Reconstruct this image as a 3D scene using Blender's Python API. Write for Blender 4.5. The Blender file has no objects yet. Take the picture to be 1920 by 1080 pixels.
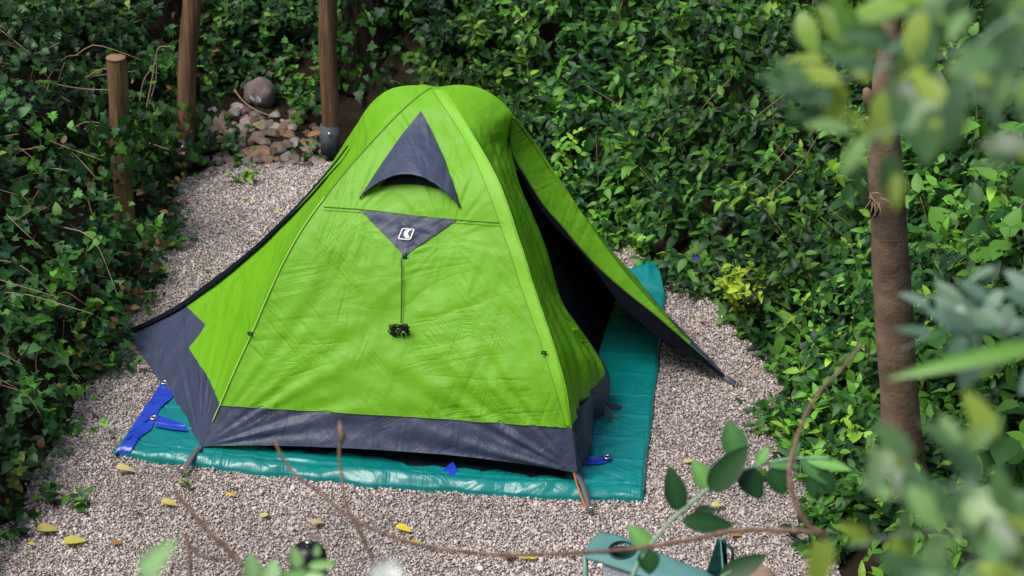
import bpy, math, random
import numpy as np
from mathutils import Vector, noise, Matrix
from mathutils.bvhtree import BVHTree
R = math.radians
rng = np.random.default_rng(7)
random.seed(7)
SC = bpy.context.scene
COL = SC.collection

# ------------------------------------------------------------------ camera
H, F, T = 5.09, 4800.0, R(26)
cam = bpy.data.cameras.new('camera'); camo = bpy.data.objects.new('camera', cam); COL.objects.link(camo)
camo.location = (0, 0, H); camo.rotation_euler = (R(90) - T, 0, 0)
cam.sensor_width = 36; cam.lens = F / 1920 * 36; cam.clip_start = 0.05; cam.clip_end = 500
cam.dof.use_dof = True; cam.dof.focus_distance = 10.15; cam.dof.aperture_fstop = 4.6; cam.dof.aperture_blades = 9
SC.camera = camo
# ------------------------------------------------------------------ light
SUN_EL, SUN_AZ = R(60), R(-118)      # azimuth from +Y (away from the camera), clockwise: high soft light from the viewer's left
w = bpy.data.worlds.new("World"); SC.world = w; w.use_nodes = True
nt = w.node_tree; bg = nt.nodes['Background']
sky = nt.nodes.new('ShaderNodeTexSky'); sky.sky_type = 'NISHITA'; sky.sun_disc = False
sky.sun_elevation = SUN_EL; sky.sun_rotation = SUN_AZ; sky.air_density = 1.0; sky.dust_density = 3.0; sky.ozone_density = 0.6
nt.links.new(sky.outputs[0], bg.inputs[0]); bg.inputs[1].default_value = 0.105
sl = bpy.data.lights.new('sun', 'SUN'); so = bpy.data.objects.new('sun', sl); COL.objects.link(so)
sl.energy = 2.25; sl.angle = R(32); sl.color = (1.0, 0.965, 0.9)
sd = Vector((math.sin(SUN_AZ) * math.cos(SUN_EL), math.cos(SUN_AZ) * math.cos(SUN_EL), math.sin(SUN_EL)))
so.rotation_euler = sd.to_track_quat('Z', 'Y').to_euler(); so.location = (0, 0, 12)
SC.view_settings.view_transform = 'Standard'; SC.view_settings.look = 'None'
SC.view_settings.exposure = 0.6; SC.view_settings.gamma = 1
try:
    SC.cycles.max_bounces = 6; SC.cycles.transparent_max_bounces = 6
    SC.cycles.use_denoising = True
except Exception: pass

# ------------------------------------------------------------------ measuring helpers
CAMP = np.array([0, 0, H]); FW = np.array([0, math.cos(T), -math.sin(T)]); UP = np.array([0, math.sin(T), math.cos(T)]); RT = np.array([1., 0, 0])
def ray(u, v): return FW + RT * (u - 960) / F - UP * (v - 540) / F
def G(u, v, z=0.0):
    d = ray(u, v); return CAMP + d * ((z - H) / d[2])
def V(u, v, a, b):
    d = ray(u, v); n = np.array([-(b[1] - a[1]), b[0] - a[0], 0.]); return CAMP + d * (((np.array([a[0], a[1], 0]) - CAMP) @ n) / (d @ n))
def YP(u, v, y):
    d = ray(u, v); return CAMP + d * (y / d[1])
def DP(u, v, dep): return CAMP + ray(u, v) * dep

# ------------------------------------------------------------------ object helpers
def tag(o, label=None, cat=None, group=None, kind=None):
    if label: o['label'] = label
    if cat: o['category'] = cat
    if group: o['group'] = group
    if kind: o['kind'] = kind
    return o
def empty(name, loc, label, cat, group=None):
    o = bpy.data.objects.new(name, None); COL.objects.link(o); o.location = loc; o.empty_display_size = .1
    return tag(o, label, cat, group)
def mesh(name, verts, faces, m=None, parent=None, smooth=True, colors=None, uv=None):
    me = bpy.data.meshes.new(name)
    verts = np.asarray(verts, dtype=np.float32)
    if parent is not None:
        verts = verts - np.array(parent.matrix_world.translation if False else world_loc(parent), dtype=np.float32)
    if isinstance(faces, np.ndarray):
        k = faces.shape[1]
        me.vertices.add(len(verts)); me.vertices.foreach_set('co', verts.ravel())
        me.loops.add(faces.size); me.loops.foreach_set('vertex_index', faces.astype(np.int32).ravel())
        me.polygons.add(len(faces)); me.polygons.foreach_set('loop_start', np.arange(0, faces.size, k, dtype=np.int32))
        me.polygons.foreach_set('loop_total', np.full(len(faces), k, dtype=np.int32))
        me.update(calc_edges=True)
    else:
        me.from_pydata([tuple(map(float, v)) for v in verts], [], [tuple(map(int, f)) for f in faces])
    if smooth: me.polygons.foreach_set('use_smooth', np.ones(len(me.polygons), dtype=bool))
    if colors is not None:
        ca = me.color_attributes.new('tint', 'FLOAT_COLOR', 'POINT')
        c = np.ones((len(verts), 4), dtype=np.float32); c[:, :3] = colors; ca.data.foreach_set('color', c.ravel())
    if uv is not None:
        ul = me.uv_layers.new(name='UVMap'); idx = np.empty(len(me.loops), dtype=np.int32); me.loops.foreach_get('vertex_index', idx)
        ul.data.foreach_set('uv', np.asarray(uv, dtype=np.float32)[idx].ravel())
    o = bpy.data.objects.new(name, me); COL.objects.link(o)
    if m: me.materials.append(m)
    if parent is not None: o.parent = parent
    return o
def world_loc(o):
    p = np.array(o.location)
    return p if o.parent is None else p + world_loc(o.parent)
def tube(pts, rad, seg=8, caps=True):
    pts = [np.array(p, float) for p in pts]; n = len(pts); rads = rad if hasattr(rad, '__len__') else [rad] * n
    vs, fs = [], []; prev = None
    for i, p in enumerate(pts):
        d = pts[min(i + 1, n - 1)] - pts[max(i - 1, 0)]; d /= (np.linalg.norm(d) + 1e-9)
        if prev is None:
            a = np.cross(d, [0, 0, 1.]);
            if np.linalg.norm(a) < .1: a = np.cross(d, [1., 0, 0])
        else: a = prev - d * (prev @ d)
        a /= np.linalg.norm(a); prev = a; b = np.cross(d, a)
        for k in range(seg):
            t = 2 * math.pi * k / seg; vs.append(p + (a * math.cos(t) + b * math.sin(t)) * rads[i])
    for i in range(n - 1):
        for k in range(seg):
            a0 = i * seg + k; a1 = i * seg + (k + 1) % seg; fs.append((a0, a1, a1 + seg, a0 + seg))
    if caps: fs.append(tuple(range(seg))[::-1]); fs.append(tuple(range((n - 1) * seg, n * seg)))
    return vs, fs
def join(parts):
    V_, F_ = [], []
    for v, f in parts:
        o = len(V_); V_ += list(v); F_ += [tuple(i + o for i in q) for q in f]
    return V_, F_
def box(c, ax, ay, az):     # half vectors
    c, ax, ay, az = [np.array(q, float) for q in (c, ax, ay, az)]
    vs = [c + ax * i + ay * j + az * k for k in (-1, 1) for j in (-1, 1) for i in (-1, 1)]
    return vs, [(0, 2, 3, 1), (4, 5, 7, 6), (0, 1, 5, 4), (2, 6, 7, 3), (0, 4, 6, 2), (1, 3, 7, 5)]
def spline(pts, n):
    pts = np.array(pts, float); d = np.r_[0, np.cumsum(np.linalg.norm(np.diff(pts, axis=0), axis=1))]; d /= d[-1]
    P = np.vstack([2 * pts[0] - pts[1], pts, 2 * pts[-1] - pts[-2]]); out = []
    for t in np.linspace(0, 1, n):
        i = min(np.searchsorted(d, t, side='right') - 1, len(pts) - 2); i = max(i, 0)
        f = (t - d[i]) / (d[i + 1] - d[i] + 1e-12); p0, p1, p2, p3 = P[i], P[i + 1], P[i + 2], P[i + 3]
        out.append(.5 * ((2 * p1) + (-p0 + p2) * f + (2 * p0 - 5 * p1 + 4 * p2 - p3) * f * f + (-p0 + 3 * p1 - 3 * p2 + p3) * f ** 3))
    return np.array(out)

# ------------------------------------------------------------------ materials
def mat(name, col=(.5, .5, .5), rough=.6, spec=.5, tint=False, metal=0., trans=0., bump=None, colvar=None, transcol=None, coat=0., sheen=0.):
    m = bpy.data.materials.new(name); m.use_nodes = True; nt = m.node_tree; b = nt.nodes['Principled BSDF']
    b.inputs['Base Color'].default_value = (*col, 1); b.inputs['Roughness'].default_value = rough; b.inputs['Metallic'].default_value = metal
    b.inputs['Specular IOR Level'].default_value = spec; b.inputs['Coat Weight'].default_value = coat
    b.inputs['Sheen Weight'].default_value = sheen
    src = None
    if tint:
        a = nt.nodes.new('ShaderNodeVertexColor'); a.layer_name = 'tint'; src = a.outputs[0]
    tc = nt.nodes.new('ShaderNodeTexCoord')
    if colvar:      # (scale, amount, dark factor, detail, stretch)
        sc_, lo, hi, st = colvar
        mp = nt.nodes.new('ShaderNodeMapping'); mp.inputs['Scale'].default_value = st; nt.links.new(tc.outputs['Object'], mp.inputs[0])
        n = nt.nodes.new('ShaderNodeTexNoise'); n.inputs['Scale'].default_value = sc_; n.inputs['Detail'].default_value = 6; n.inputs['Roughness'].default_value = .65
        nt.links.new(mp.outputs[0], n.inputs['Vector'])
        mr = nt.nodes.new('ShaderNodeMapRange'); mr.inputs[1].default_value = .3; mr.inputs[2].default_value = .7; mr.inputs[3].default_value = lo; mr.inputs[4].default_value = hi
        nt.links.new(n.outputs[0], mr.inputs[0])
        mx = nt.nodes.new('ShaderNodeVectorMath'); mx.operation = 'SCALE'
        if src: nt.links.new(src, mx.inputs[0])
        else: mx.inputs[0].default_value = col
        nt.links.new(mr.outputs[0], mx.inputs['Scale']); src = mx.outputs[0]
    if src: nt.links.new(src, b.inputs['Base Color'])
    if bump:
        last = None
        for (kind, sc_, dist, st) in bump:
            mp = nt.nodes.new('ShaderNodeMapping'); mp.inputs['Scale'].default_value = st; nt.links.new(tc.outputs['Object'], mp.inputs[0])
            if kind == 'streak':
                mp.inputs['Rotation'].default_value = (st[0], st[1], st[2]); mp.inputs['Scale'].default_value = ONE
                m2 = nt.nodes.new('ShaderNodeMapping'); m2.inputs['Scale'].default_value = (.6, .6, 4.6); nt.links.new(mp.outputs[0], m2.inputs[0]); mp = m2
            if kind in ('noise', 'ridge', 'streak'):
                n = nt.nodes.new('ShaderNodeTexNoise'); n.inputs['Scale'].default_value = sc_; n.inputs['Detail'].default_value = 5; n.inputs['Distortion'].default_value = .6
                nt.links.new(mp.outputs[0], n.inputs['Vector']); out = n.outputs[0]
                if kind in ('ridge', 'streak'):
                    a1 = nt.nodes.new('ShaderNodeMath'); a1.operation = 'SUBTRACT'; a1.inputs[1].default_value = .5; nt.links.new(out, a1.inputs[0])
                    a2 = nt.nodes.new('ShaderNodeMath'); a2.operation = 'ABSOLUTE'; nt.links.new(a1.outputs[0], a2.inputs[0])
                    a3 = nt.nodes.new('ShaderNodeMath'); a3.operation = 'POWER'; a3.inputs[1].default_value = .66 if kind == 'streak' else .55; nt.links.new(a2.outputs[0], a3.inputs[0]); out = a3.outputs[0]
                    if kind == 'streak':      # creases come in groups with smooth cloth between them
                        k1 = nt.nodes.new('ShaderNodeTexNoise'); k1.inputs['Scale'].default_value = sc_ * 1.5; k1.inputs['Detail'].default_value = 1; nt.links.new(tc.outputs['Object'], k1.inputs['Vector'])
                        k2 = nt.nodes.new('ShaderNodeMapRange'); k2.inputs[1].default_value = .42; k2.inputs[2].default_value = .62; nt.links.new(k1.outputs[0], k2.inputs[0])
                        k3 = nt.nodes.new('ShaderNodeMath'); k3.operation = 'MULTIPLY'; nt.links.new(out, k3.inputs[0]); nt.links.new(k2.outputs[0], k3.inputs[1]); out = k3.outputs[0]
            else:
                dn = nt.nodes.new('ShaderNodeTexNoise'); dn.inputs['Scale'].default_value = sc_ * .6; nt.links.new(mp.outputs[0], dn.inputs['Vector'])
                ad = nt.nodes.new('ShaderNodeVectorMath'); ad.operation = 'MULTIPLY_ADD'; ad.inputs[1].default_value = (.35 / sc_ * 4,) * 3
                nt.links.new(dn.outputs['Color'], ad.inputs[0]); nt.links.new(mp.outputs[0], ad.inputs[2])
                n = nt.nodes.new('ShaderNodeTexVoronoi'); n.inputs['Scale'].default_value = sc_; nt.links.new(ad.outputs[0], n.inputs['Vector']); out = n.outputs['Distance']
            bp = nt.nodes.new('ShaderNodeBump'); bp.inputs['Distance'].default_value = dist; bp.inputs['Strength'].default_value = 1
            nt.links.new(out, bp.inputs['Height'])
            if last: nt.links.new(last, bp.inputs['Normal'])
            last = bp.outputs[0]
        nt.links.new(last, b.inputs['Normal'])
    if trans > 0:
        tr = nt.nodes.new('ShaderNodeBsdfTranslucent'); ms = nt.nodes.new('ShaderNodeMixShader'); ms.inputs[0].default_value = trans
        if transcol: tr.inputs[0].default_value = (*transcol, 1)
        elif src:
            g = nt.nodes.new('ShaderNodeVectorMath'); g.operation = 'MULTIPLY'; g.inputs[1].default_value = (1.7, 1.5, .8); nt.links.new(src, g.inputs[0]); nt.links.new(g.outputs[0], tr.inputs[0])
        else: tr.inputs[0].default_value = (*col, 1)
        if bump: nt.links.new(last, tr.inputs['Normal'])
        nt.links.new(b.outputs[0], ms.inputs[1]); nt.links.new(tr.outputs[0], ms.inputs[2])
        nt.links.new(ms.outputs[0], nt.nodes['Material Output'].inputs[0])
    return m
ONE = (1, 1, 1)
FAB = [('voronoi', 6, .0045, (1, 1, 1.2)), ('streak', 1.7, .014, (.0, .25, 0)), ('streak', 2.1, .012, (0, -.75, .3)), ('streak', 2.4, .010, (.2, 1.25, 0)), ('voronoi', 15, .0022, (1, 1, 1.3))]
M = dict(
    green=mat('lime ripstop', (.170, .475, .012), .5, .35, bump=FAB, trans=.22, transcol=(.2, .6, .01), colvar=(2.2, .95, 1.05, ONE)),
    green2=mat('lime pole sleeve', (.190, .495, .016), .5, .35, bump=[('ridge', 7, .003, (1, 1, .5))], trans=.12, transcol=(.3, .6, .02)),
    seam=mat('green seam', (.12, .30, .01), .6),
    seamlight=mat('pale green seam', (.42, .66, .10), .55),
    grey=mat('blue grey ripstop', (.040, .052, .095), .5, .4, bump=[('voronoi', 9, .006, (1, 1, 1.2)), ('streak', 3, .009, (.0, .5, 0)), ('streak', 3.4, .009, (0, -.8, .3)), ('streak', 3.8, .007, (0, 1.4, .3)), ('voronoi', 24, .002, ONE)], colvar=(3, .85, 1.15, ONE)),
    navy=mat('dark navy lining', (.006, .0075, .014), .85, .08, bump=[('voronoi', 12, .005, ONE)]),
    black=mat('black cord', (.01, .01, .011), .5),
    mesh=mat('vent netting and hood shade', (.010, .018, .008), .8),
    white=mat('white print', (.75, .76, .78), .5),
    metal=mat('bright metal', (.6, .6, .6), .3, metal=1),
    strap=mat('grey webbing', (.09, .09, .11), .7, bump=[('noise', 300, .0006, ONE)]),
    orange=mat('orange webbing', (.45, .13, .02), .7),
    teal=mat('teal tarpaulin', (.003, .185, .182), .28, .5, bump=[('voronoi', 8, .006, ONE), ('streak', 2.0, .012, (1.57, .35, 0)), ('streak', 2.3, .013, (1.57, 1.45, 0)), ('streak', 3, .009, (1.57, -.7, 0)), ('noise', 160, .0004, ONE)], colvar=(3, .9, 1.1, ONE)),
    blue=mat('blue tarpaulin', (.012, .045, .42), .27, .55, bump=[('voronoi', 10, .006, ONE), ('streak', 3.4, .010, (1.57, .9, 0))]),
    leaf=mat('leaf', tint=True, rough=.45, spec=.26, trans=.22),
    ivy=mat('ivy leaf', tint=True, rough=.46, spec=.26, trans=.16),
    dry=mat('dry leaf', tint=True, rough=.7, spec=.2, trans=.2),
    soil=mat('soil', (.022, .015, .010), .95, .1, bump=[('noise', 18, .05, ONE)], colvar=(8, .5, 1.3, ONE)),
    gravel=mat('gravel bed', (.26, .215, .195), .9, .2, bump=[('voronoi', 70, .008, ONE)], colvar=(60, .25, .9, ONE)),
    stone=mat('gravel stone', tint=True, rough=.8, spec=.25),
    rock=mat('rock', tint=True, rough=.82, spec=.25, bump=[('noise', 14, .012, ONE), ('noise', 60, .004, ONE)], colvar=(11, .6, 1.25, ONE)),
    wood=mat('weathered timber', (.165, .092, .050), .8, .15, bump=[('noise', 34, .012, (1, 1, .07)), ('noise', 110, .004, (1, 1, .1))], colvar=(30, .25, 1.5, (1, 1, .07))),
    woodend=mat('sawn timber end', (.27, .17, .10), .8, .2, bump=[('noise', 60, .003, ONE)], colvar=(30, .7, 1.1, ONE)),
    zinc=mat('galvanised steel', (.10, .115, .13), .75, .3, metal=.3, colvar=(14, .7, 1.2, ONE)),
    bark=mat('smooth brown bark', (.180, .122, .078), .8, .2, bump=[('noise', 14, .006, ONE), ('noise', 50, .002, (1, 1, 1.8)), ('noise', 30, .0012, (.5, .5, 4))], colvar=(7, .45, 1.35, (1, 1, 1.2))),
    barkdark=mat('dark shaggy bark', (.020, .014, .011), .95, .1, bump=[('noise', 30, .03, (1, 1, .25))], colvar=(20, .4, 1.5, (1, 1, .3))),
    stub=mat('rotten stub', (.03, .02, .014), .9, .1, bump=[('noise', 40, .01, ONE)]),
    twig=mat('brown twig', (.21, .135, .095), .8, .15, bump=[('noise', 90, .004, ONE)], colvar=(26, .4, 1.5, ONE)),
    drystem=mat('dry stem', (.30, .22, .13), .8, .2),
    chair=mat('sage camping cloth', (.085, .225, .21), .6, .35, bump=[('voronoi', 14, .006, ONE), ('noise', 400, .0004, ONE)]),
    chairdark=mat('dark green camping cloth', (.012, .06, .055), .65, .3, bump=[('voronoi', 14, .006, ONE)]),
    chairmesh=mat('pale grey netting', (.42, .45, .50), .7, bump=[('voronoi', 120, .003, ONE)]),
    chairpole=mat('sage painted pole', (.13, .27, .22), .4, .5),
    gloss=mat('black enamel', (.004, .0045, .008), .38, .35),
    petal=mat('violet petal', (.14, .07, .60), .5, trans=.2),
    whitepetal=mat('white petal', (.72, .75, .78), .5, trans=.3),
)

# ------------------------------------------------------------------ the ground
TC = [(600, 308), (480, 312), (385, 318), (345, 345), (325, 400), (292, 450), (290, 530), (235, 590), (222, 650), (175, 720), (120, 810), (70, 890), (45, 960), (-60, 1080), (-160, 1400),
      (1900, 1500), (1690, 1180), (1570, 1080), (1535, 960), (1500, 860), (1480, 760), (1455, 690), (1400, 615), (1330, 560), (1240, 508), (1170, 455), (1100, 418), (1000, 375), (800, 325)]
POLY = np.array([G(*p)[:2] for p in TC])
def poly_sd(x, y, P):        # signed distance, >0 outside
    x = np.atleast_1d(np.asarray(x, float)); y = np.atleast_1d(np.asarray(y, float))
    d = np.full(x.shape, 1e9); ins = np.zeros(x.shape, bool); n = len(P)
    for i in range(n):
        a, b = P[i], P[(i + 1) % n]; ex, ey = b - a; L = ex * ex + ey * ey
        t = np.clip(((x - a[0]) * ex + (y - a[1]) * ey) / L, 0, 1); d = np.minimum(d, np.hypot(x - a[0] - t * ex, y - a[1] - t * ey))
        c = ((a[1] > y) != (b[1] > y)) & (x < (b[0] - a[0]) * (y - a[1]) / (b[1] - a[1] + 1e-12) + a[0]); ins ^= c
    return np.where(ins, -d, d)
def sstep(a, b, x):
    t = np.clip((x - a) / (b - a), 0, 1); return t * t * (3 - 2 * t)
def terrain(x, y):
    x = np.atleast_1d(np.asarray(x, float)); y = np.atleast_1d(np.asarray(y, float))
    d = poly_sd(x, y, POLY); dd = np.maximum(d - .03, 0)
    left = 1 - sstep(-1.75, -1.45, x); left *= 1 - sstep(11.2, 12.0, y)
    rockz = sstep(-1.9, -1.6, x) * (1 - sstep(-.85, -.5, x)) * sstep(11.2, 11.7, y)
    k = .62 + .10 * sstep(0, 1.5, x)
    base = k * dd
    leftz = np.where(dd < .55, 1.15 * dd, .6325 + .42 * (dd - .55))
    rz = np.where(dd < .75, .20 * dd, .15 + .62 * (dd - .75))
    z = base * (1 - left) + leftz * left
    z = z * (1 - rockz) + rz * rockz
    z = np.where(z > 4.0, 4.0 + (z - 4.0) * .15, z)
    z = np.where(z > 6.5, 6.5, z)
    wob = .05 * np.sin(x * 3.1 + y * 1.7) + .05 * np.sin(x * 1.3 - y * 2.9 + 1) + .03 * np.sin(x * 7 + y * 5)
    return z + wob * sstep(.1, .6, dd), d
def axis(lo, a, b, hi, st):
    n1 = 14
    return np.r_[lo + (a - lo) * (1 - np.linspace(1, 0, n1, endpoint=False) ** 2), np.arange(a, b, st), b + (hi - b) * np.linspace(0, 1, n1) ** 2]
xs = axis(-70, -5, 5, 70, .07); ys = axis(-50, 6.5, 17, 90, .07)
X, Y = np.meshgrid(xs, ys); Z, D = terrain(X.ravel(), Y.ravel()); Z = Z.reshape(X.shape); D = D.reshape(X.shape)
vs = np.stack([X.ravel(), Y.ravel(), Z.ravel() - .004], 1); nx, ny = len(xs), len(ys)
i = np.arange((nx - 1) * (ny - 1)); r_, c_ = divmod(i, nx - 1); q = np.stack([r_ * nx + c_, r_ * nx + c_ + 1, (r_ + 1) * nx + c_ + 1, (r_ + 1) * nx + c_], 1)
ter = mesh('ground', vs, q, M['soil']); tag(ter, 'dark soil bank under the creeping plants', kind='structure'); ter['category'] = 'ground'
# gravel path: a thin sheet on the flat
gv = [(*p, .004) for p in POLY]
path = mesh('gravel_path', gv, [tuple(range(len(gv)))], M['gravel'], smooth=False); tag(path, 'pale pinkish gravel clearing around the tent', 'path', kind='structure')

# ------------------------------------------------------------------ gravel stones
TFL, TFR, TBR, TBL = G(213, 858), G(1205, 945), G(1248, 560), G(430, 548)
TARP = np.array([TFL[:2], TFR[:2], TBR[:2], TBL[:2]])
def project(P):
    q = P - CAMP; z = q @ FW; return 960 + F * (q @ RT) / z, 540 - F * (q @ UP) / z
N = 540000
px_ = rng.uniform(-2.6, 2.1, N); py_ = rng.uniform(7.2, 12.1, N)
d = poly_sd(px_, py_, POLY); dt = poly_sd(px_, py_, TARP)
uu, vv = project(np.stack([px_, py_, np.zeros(N)], 1))
rag = np.array([noise.noise(Vector((a * 6, b * 6, 0))) for a, b in zip(px_, py_)]) * .06
keep = (d < .02 + rag) & (dt > -.05) & (uu > -380) & (uu < 2300) & (vv < 1200)
px_, py_ = px_[keep], py_[keep]; n = len(px_)
oct_v = np.array([[1, 0, 0], [-1, 0, 0], [0, 1, 0], [0, -1, 0], [0, 0, 1], [0, 0, -1], ], float)
oct_f = np.array([[0, 2, 4], [2, 1, 4], [1, 3, 4], [3, 0, 4], [2, 0, 5], [1, 2, 5], [3, 1, 5], [0, 3, 5]])
sz = rng.lognormal(math.log(.0038), .42, n)
sc3 = np.stack([rng.uniform(.8, 1.35, n), rng.uniform(.7, 1.1, n), rng.uniform(.5, .95, n)], 1) * sz[:, None]
Vv = oct_v[None] * sc3[:, None, :] + rng.normal(0, .22, (n, 6, 3)) * sz[:, None, None]
def rand_rot(n, tilt=1.0):
    a = rng.uniform(0, 2 * math.pi, n); b = rng.normal(0, .5 * tilt, n); c = rng.normal(0, .5 * tilt, n)
    ca, sa, cb, sb, cc, sc = np.cos(a), np.sin(a), np.cos(b), np.sin(b), np.cos(c), np.sin(c)
    Rz = np.zeros((n, 3, 3)); Rz[:, 0, 0] = ca; Rz[:, 0, 1] = -sa; Rz[:, 1, 0] = sa; Rz[:, 1, 1] = ca; Rz[:, 2, 2] = 1
    Ry = np.zeros((n, 3, 3)); Ry[:, 0, 0] = cb; Ry[:, 0, 2] = sb; Ry[:, 2, 0] = -sb; Ry[:, 2, 2] = cb; Ry[:, 1, 1] = 1
    Rx = np.zeros((n, 3, 3)); Rx[:, 1, 1] = cc; Rx[:, 1, 2] = -sc; Rx[:, 2, 1] = sc; Rx[:, 2, 2] = cc; Rx[:, 0, 0] = 1
    return Rz @ Ry @ Rx
Vv = np.einsum('nij,nvj->nvi', rand_rot(n, 1.4), Vv)
Vv += np.stack([px_, py_, .007 + rng.uniform(-.003, .004, n)], 1)[:, None]
pal = np.array([[.56, .46, .41], [.42, .34, .31], [.70, .62, .57], [.30, .25, .25], [.54, .41, .34], [.20, .18, .19], [.62, .52, .45], [.38, .36, .40]])
pc = pal[rng.choice(len(pal), n, p=[.2, .15, .19, .11, .12, .07, .1, .06])] * rng.uniform(.85, 1.15, (n, 1))
pc = pc * .60 + np.array([.47, .42, .395]) * .40
pn = np.array([noise.noise(Vector((a * 1.3, b * 1.3, 3))) + .5 * noise.noise(Vector((a * 4, b * 4, 8))) for a, b in zip(px_, py_)])
pc = pc * (1 + .16 * np.clip(pn * 1.6, -1, 1))[:, None]
Ff = (oct_f[None] + (np.arange(n) * 6)[:, None, None]).reshape(-1, 3)
gs = mesh('gravel', Vv.reshape(-1, 3), Ff, M['stone'], smooth=False, colors=np.repeat(pc, 6, 0)); tag(gs, 'loose crushed gravel covering the clearing', 'gravel', kind='stuff')

# ------------------------------------------------------------------ the tent
FL, FR = G(360, 862), G(1092, 932)
e = (FR - FL); Wd = np.linalg.norm(e); e /= Wd; nn = np.array([-e[1], e[0], 0.])
cc = (FL + FR) / 2 + nn * 1.05
LT, RTp = G(240, 622, .03), G(1360, 706, .04)
class Curve:
    def __init__(s, pts, n=160):
        s.p = spline(pts, n); s.d = np.r_[0, np.cumsum(np.linalg.norm(np.diff(s.p, axis=0), axis=1))]; s.d /= s.d[-1]
    def __call__(s, t):
        t = np.clip(t, 0, 1); return np.stack([np.interp(t, s.d, s.p[:, k]) for k in range(3)], -1)
    def tof(s, u, v):
        a, b = project(s.p); return s.d[np.argmin((a - u) ** 2 + (b - v) ** 2)]
APX = V(822, 163, cc, cc + e)
pole1 = Curve([V(u, v, FL, cc) for u, v in [(378, 838), (412, 760), (440, 695), (472, 625), (500, 560), (530, 495), (565, 432), (605, 375), (650, 318), (700, 262), (755, 205), (800, 169)]] + [APX])
pole2 = Curve([V(u, v, FR, cc) for u, v in [(1083, 888), (1072, 802), (1062, 730), (1043, 660), (1020, 590), (999, 528), (985, 480), (972, 443), (955, 390), (935, 338), (908, 287), (880, 240), (850, 192), (835, 170)]] + [APX])
ridgeL = Curve([LT] + [V(u, v, cc, LT) for u, v in [(290, 598), (340, 570), (380, 540), (430, 503), (480, 462), (520, 424), (560, 384), (598, 340), (632, 298), (655, 262), (676, 222), (702, 188), (735, 166), (780, 160)]] + [APX])
backfrac = .72
def refl(c):
    p = 2 * cc - c.p; p[:, 2] = c.p[:, 2]; off = (p - cc) @ nn; p = p + nn * (off * (backfrac - 1))[:, None]; fz_ = np.linspace(0, 1, len(p)); p[:, 2] = np.minimum(p[:, 2], APX[2]) - .035 * np.sin(np.pi * fz_ ** 3); k = Curve.__new__(Curve); k.p = p; k.d = c.d; return k
poleBR, poleBL = refl(pole1), refl(pole2)
poleBR.p = poleBR.p - e * (.11 * np.sin(np.pi * np.linspace(0, 1, len(poleBR.p)) ** 1.3))[:, None]; poleBR.p[:, 2] *= .97
if True:
    OT = [(1098, 860), (1120, 815), (1138, 770), (1143, 705), (1118, 660), (1085, 612), (1052, 560), (1024, 467), (1000, 405), (975, 348)]
    o1 = []
    for k, (u, v) in enumerate(OT):
        f = k / len(OT); o1.append(YP(u, v, 9.12 * (1 - f) + 9.62 * f))
    o1[0] = G(1098, 860, .01); 
    o1 += [V(u, v, cc, RTp) for u, v in [(957, 275), (961, 243), (962, 216), (948, 197), (925, 178), (897, 164), (860, 159)]] + [APX]
    door = Curve(o1, 220)
    mid = Curve([V(u, v, cc, RTp) for u, v in [(962, 219), (957, 278), (988, 336), (1020, 386), (1055, 426), (1085, 462), (1126, 506), (1180, 553), (1232, 594), (1312, 664)]] + [RTp])
    off = nn * .16
    ridR = Curve([V(u, v, cc + off * k, RTp + off * k * .0 + nn * 1e-4) for u, v, k in [(963, 215, 0), (984, 240, .4), (1007, 272, .8), (1030, 307, .95), (1058, 349, 1), (1110, 428, .9), (1163, 500, .7), (1205, 549, .5), (1246, 593, .3), (1316, 660, .08)]] + [RTp + np.array([0, 0.004, .006])])
    low = Curve([V(u, v, cc - nn * .04, RTp) for u, v in [(959, 235), (955, 282), (984, 342), (1014, 392), (1050, 434), (1090, 474), (1126, 520), (1163, 571), (1200, 604), (1242, 636), (1316, 680)]] + [RTp - np.array([0, 0.004, .012])])

def patch(name, A, B, m, parent, tlo=None, thi=None, ns=60, ntt=90, sag=0.0, disp=None, amp=.006, freq=5., off=0., seed=0, thick=0.0, slo=0., shi=1.):
    s = np.linspace(slo, shi, ns); t = np.linspace(0, 1, ntt)
    lo = np.zeros(ns) if tlo is None else (tlo(s) if callable(tlo) else np.full(ns, tlo)); hi = np.ones(ns) if thi is None else (thi(s) if callable(thi) else np.full(ns, thi))
    Tt = lo[None] + (hi - lo)[None] * t[:, None]; Ss = np.broadcast_to(s[None], Tt.shape)
    P = surf(A, B, Ss, Tt, sag, disp, amp, freq, off, seed)
    idx = np.arange(ns * ntt).reshape(ntt, ns)
    f = np.stack([idx[:-1, :-1].ravel(), idx[:-1, 1:].ravel(), idx[1:, 1:].ravel(), idx[1:, :-1].ravel()], 1)
    o = mesh(name, P.reshape(-1, 3), f, m, parent, uv=np.stack([Ss.ravel(), Tt.ravel()], 1))
    return o, (P, idx)
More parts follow.
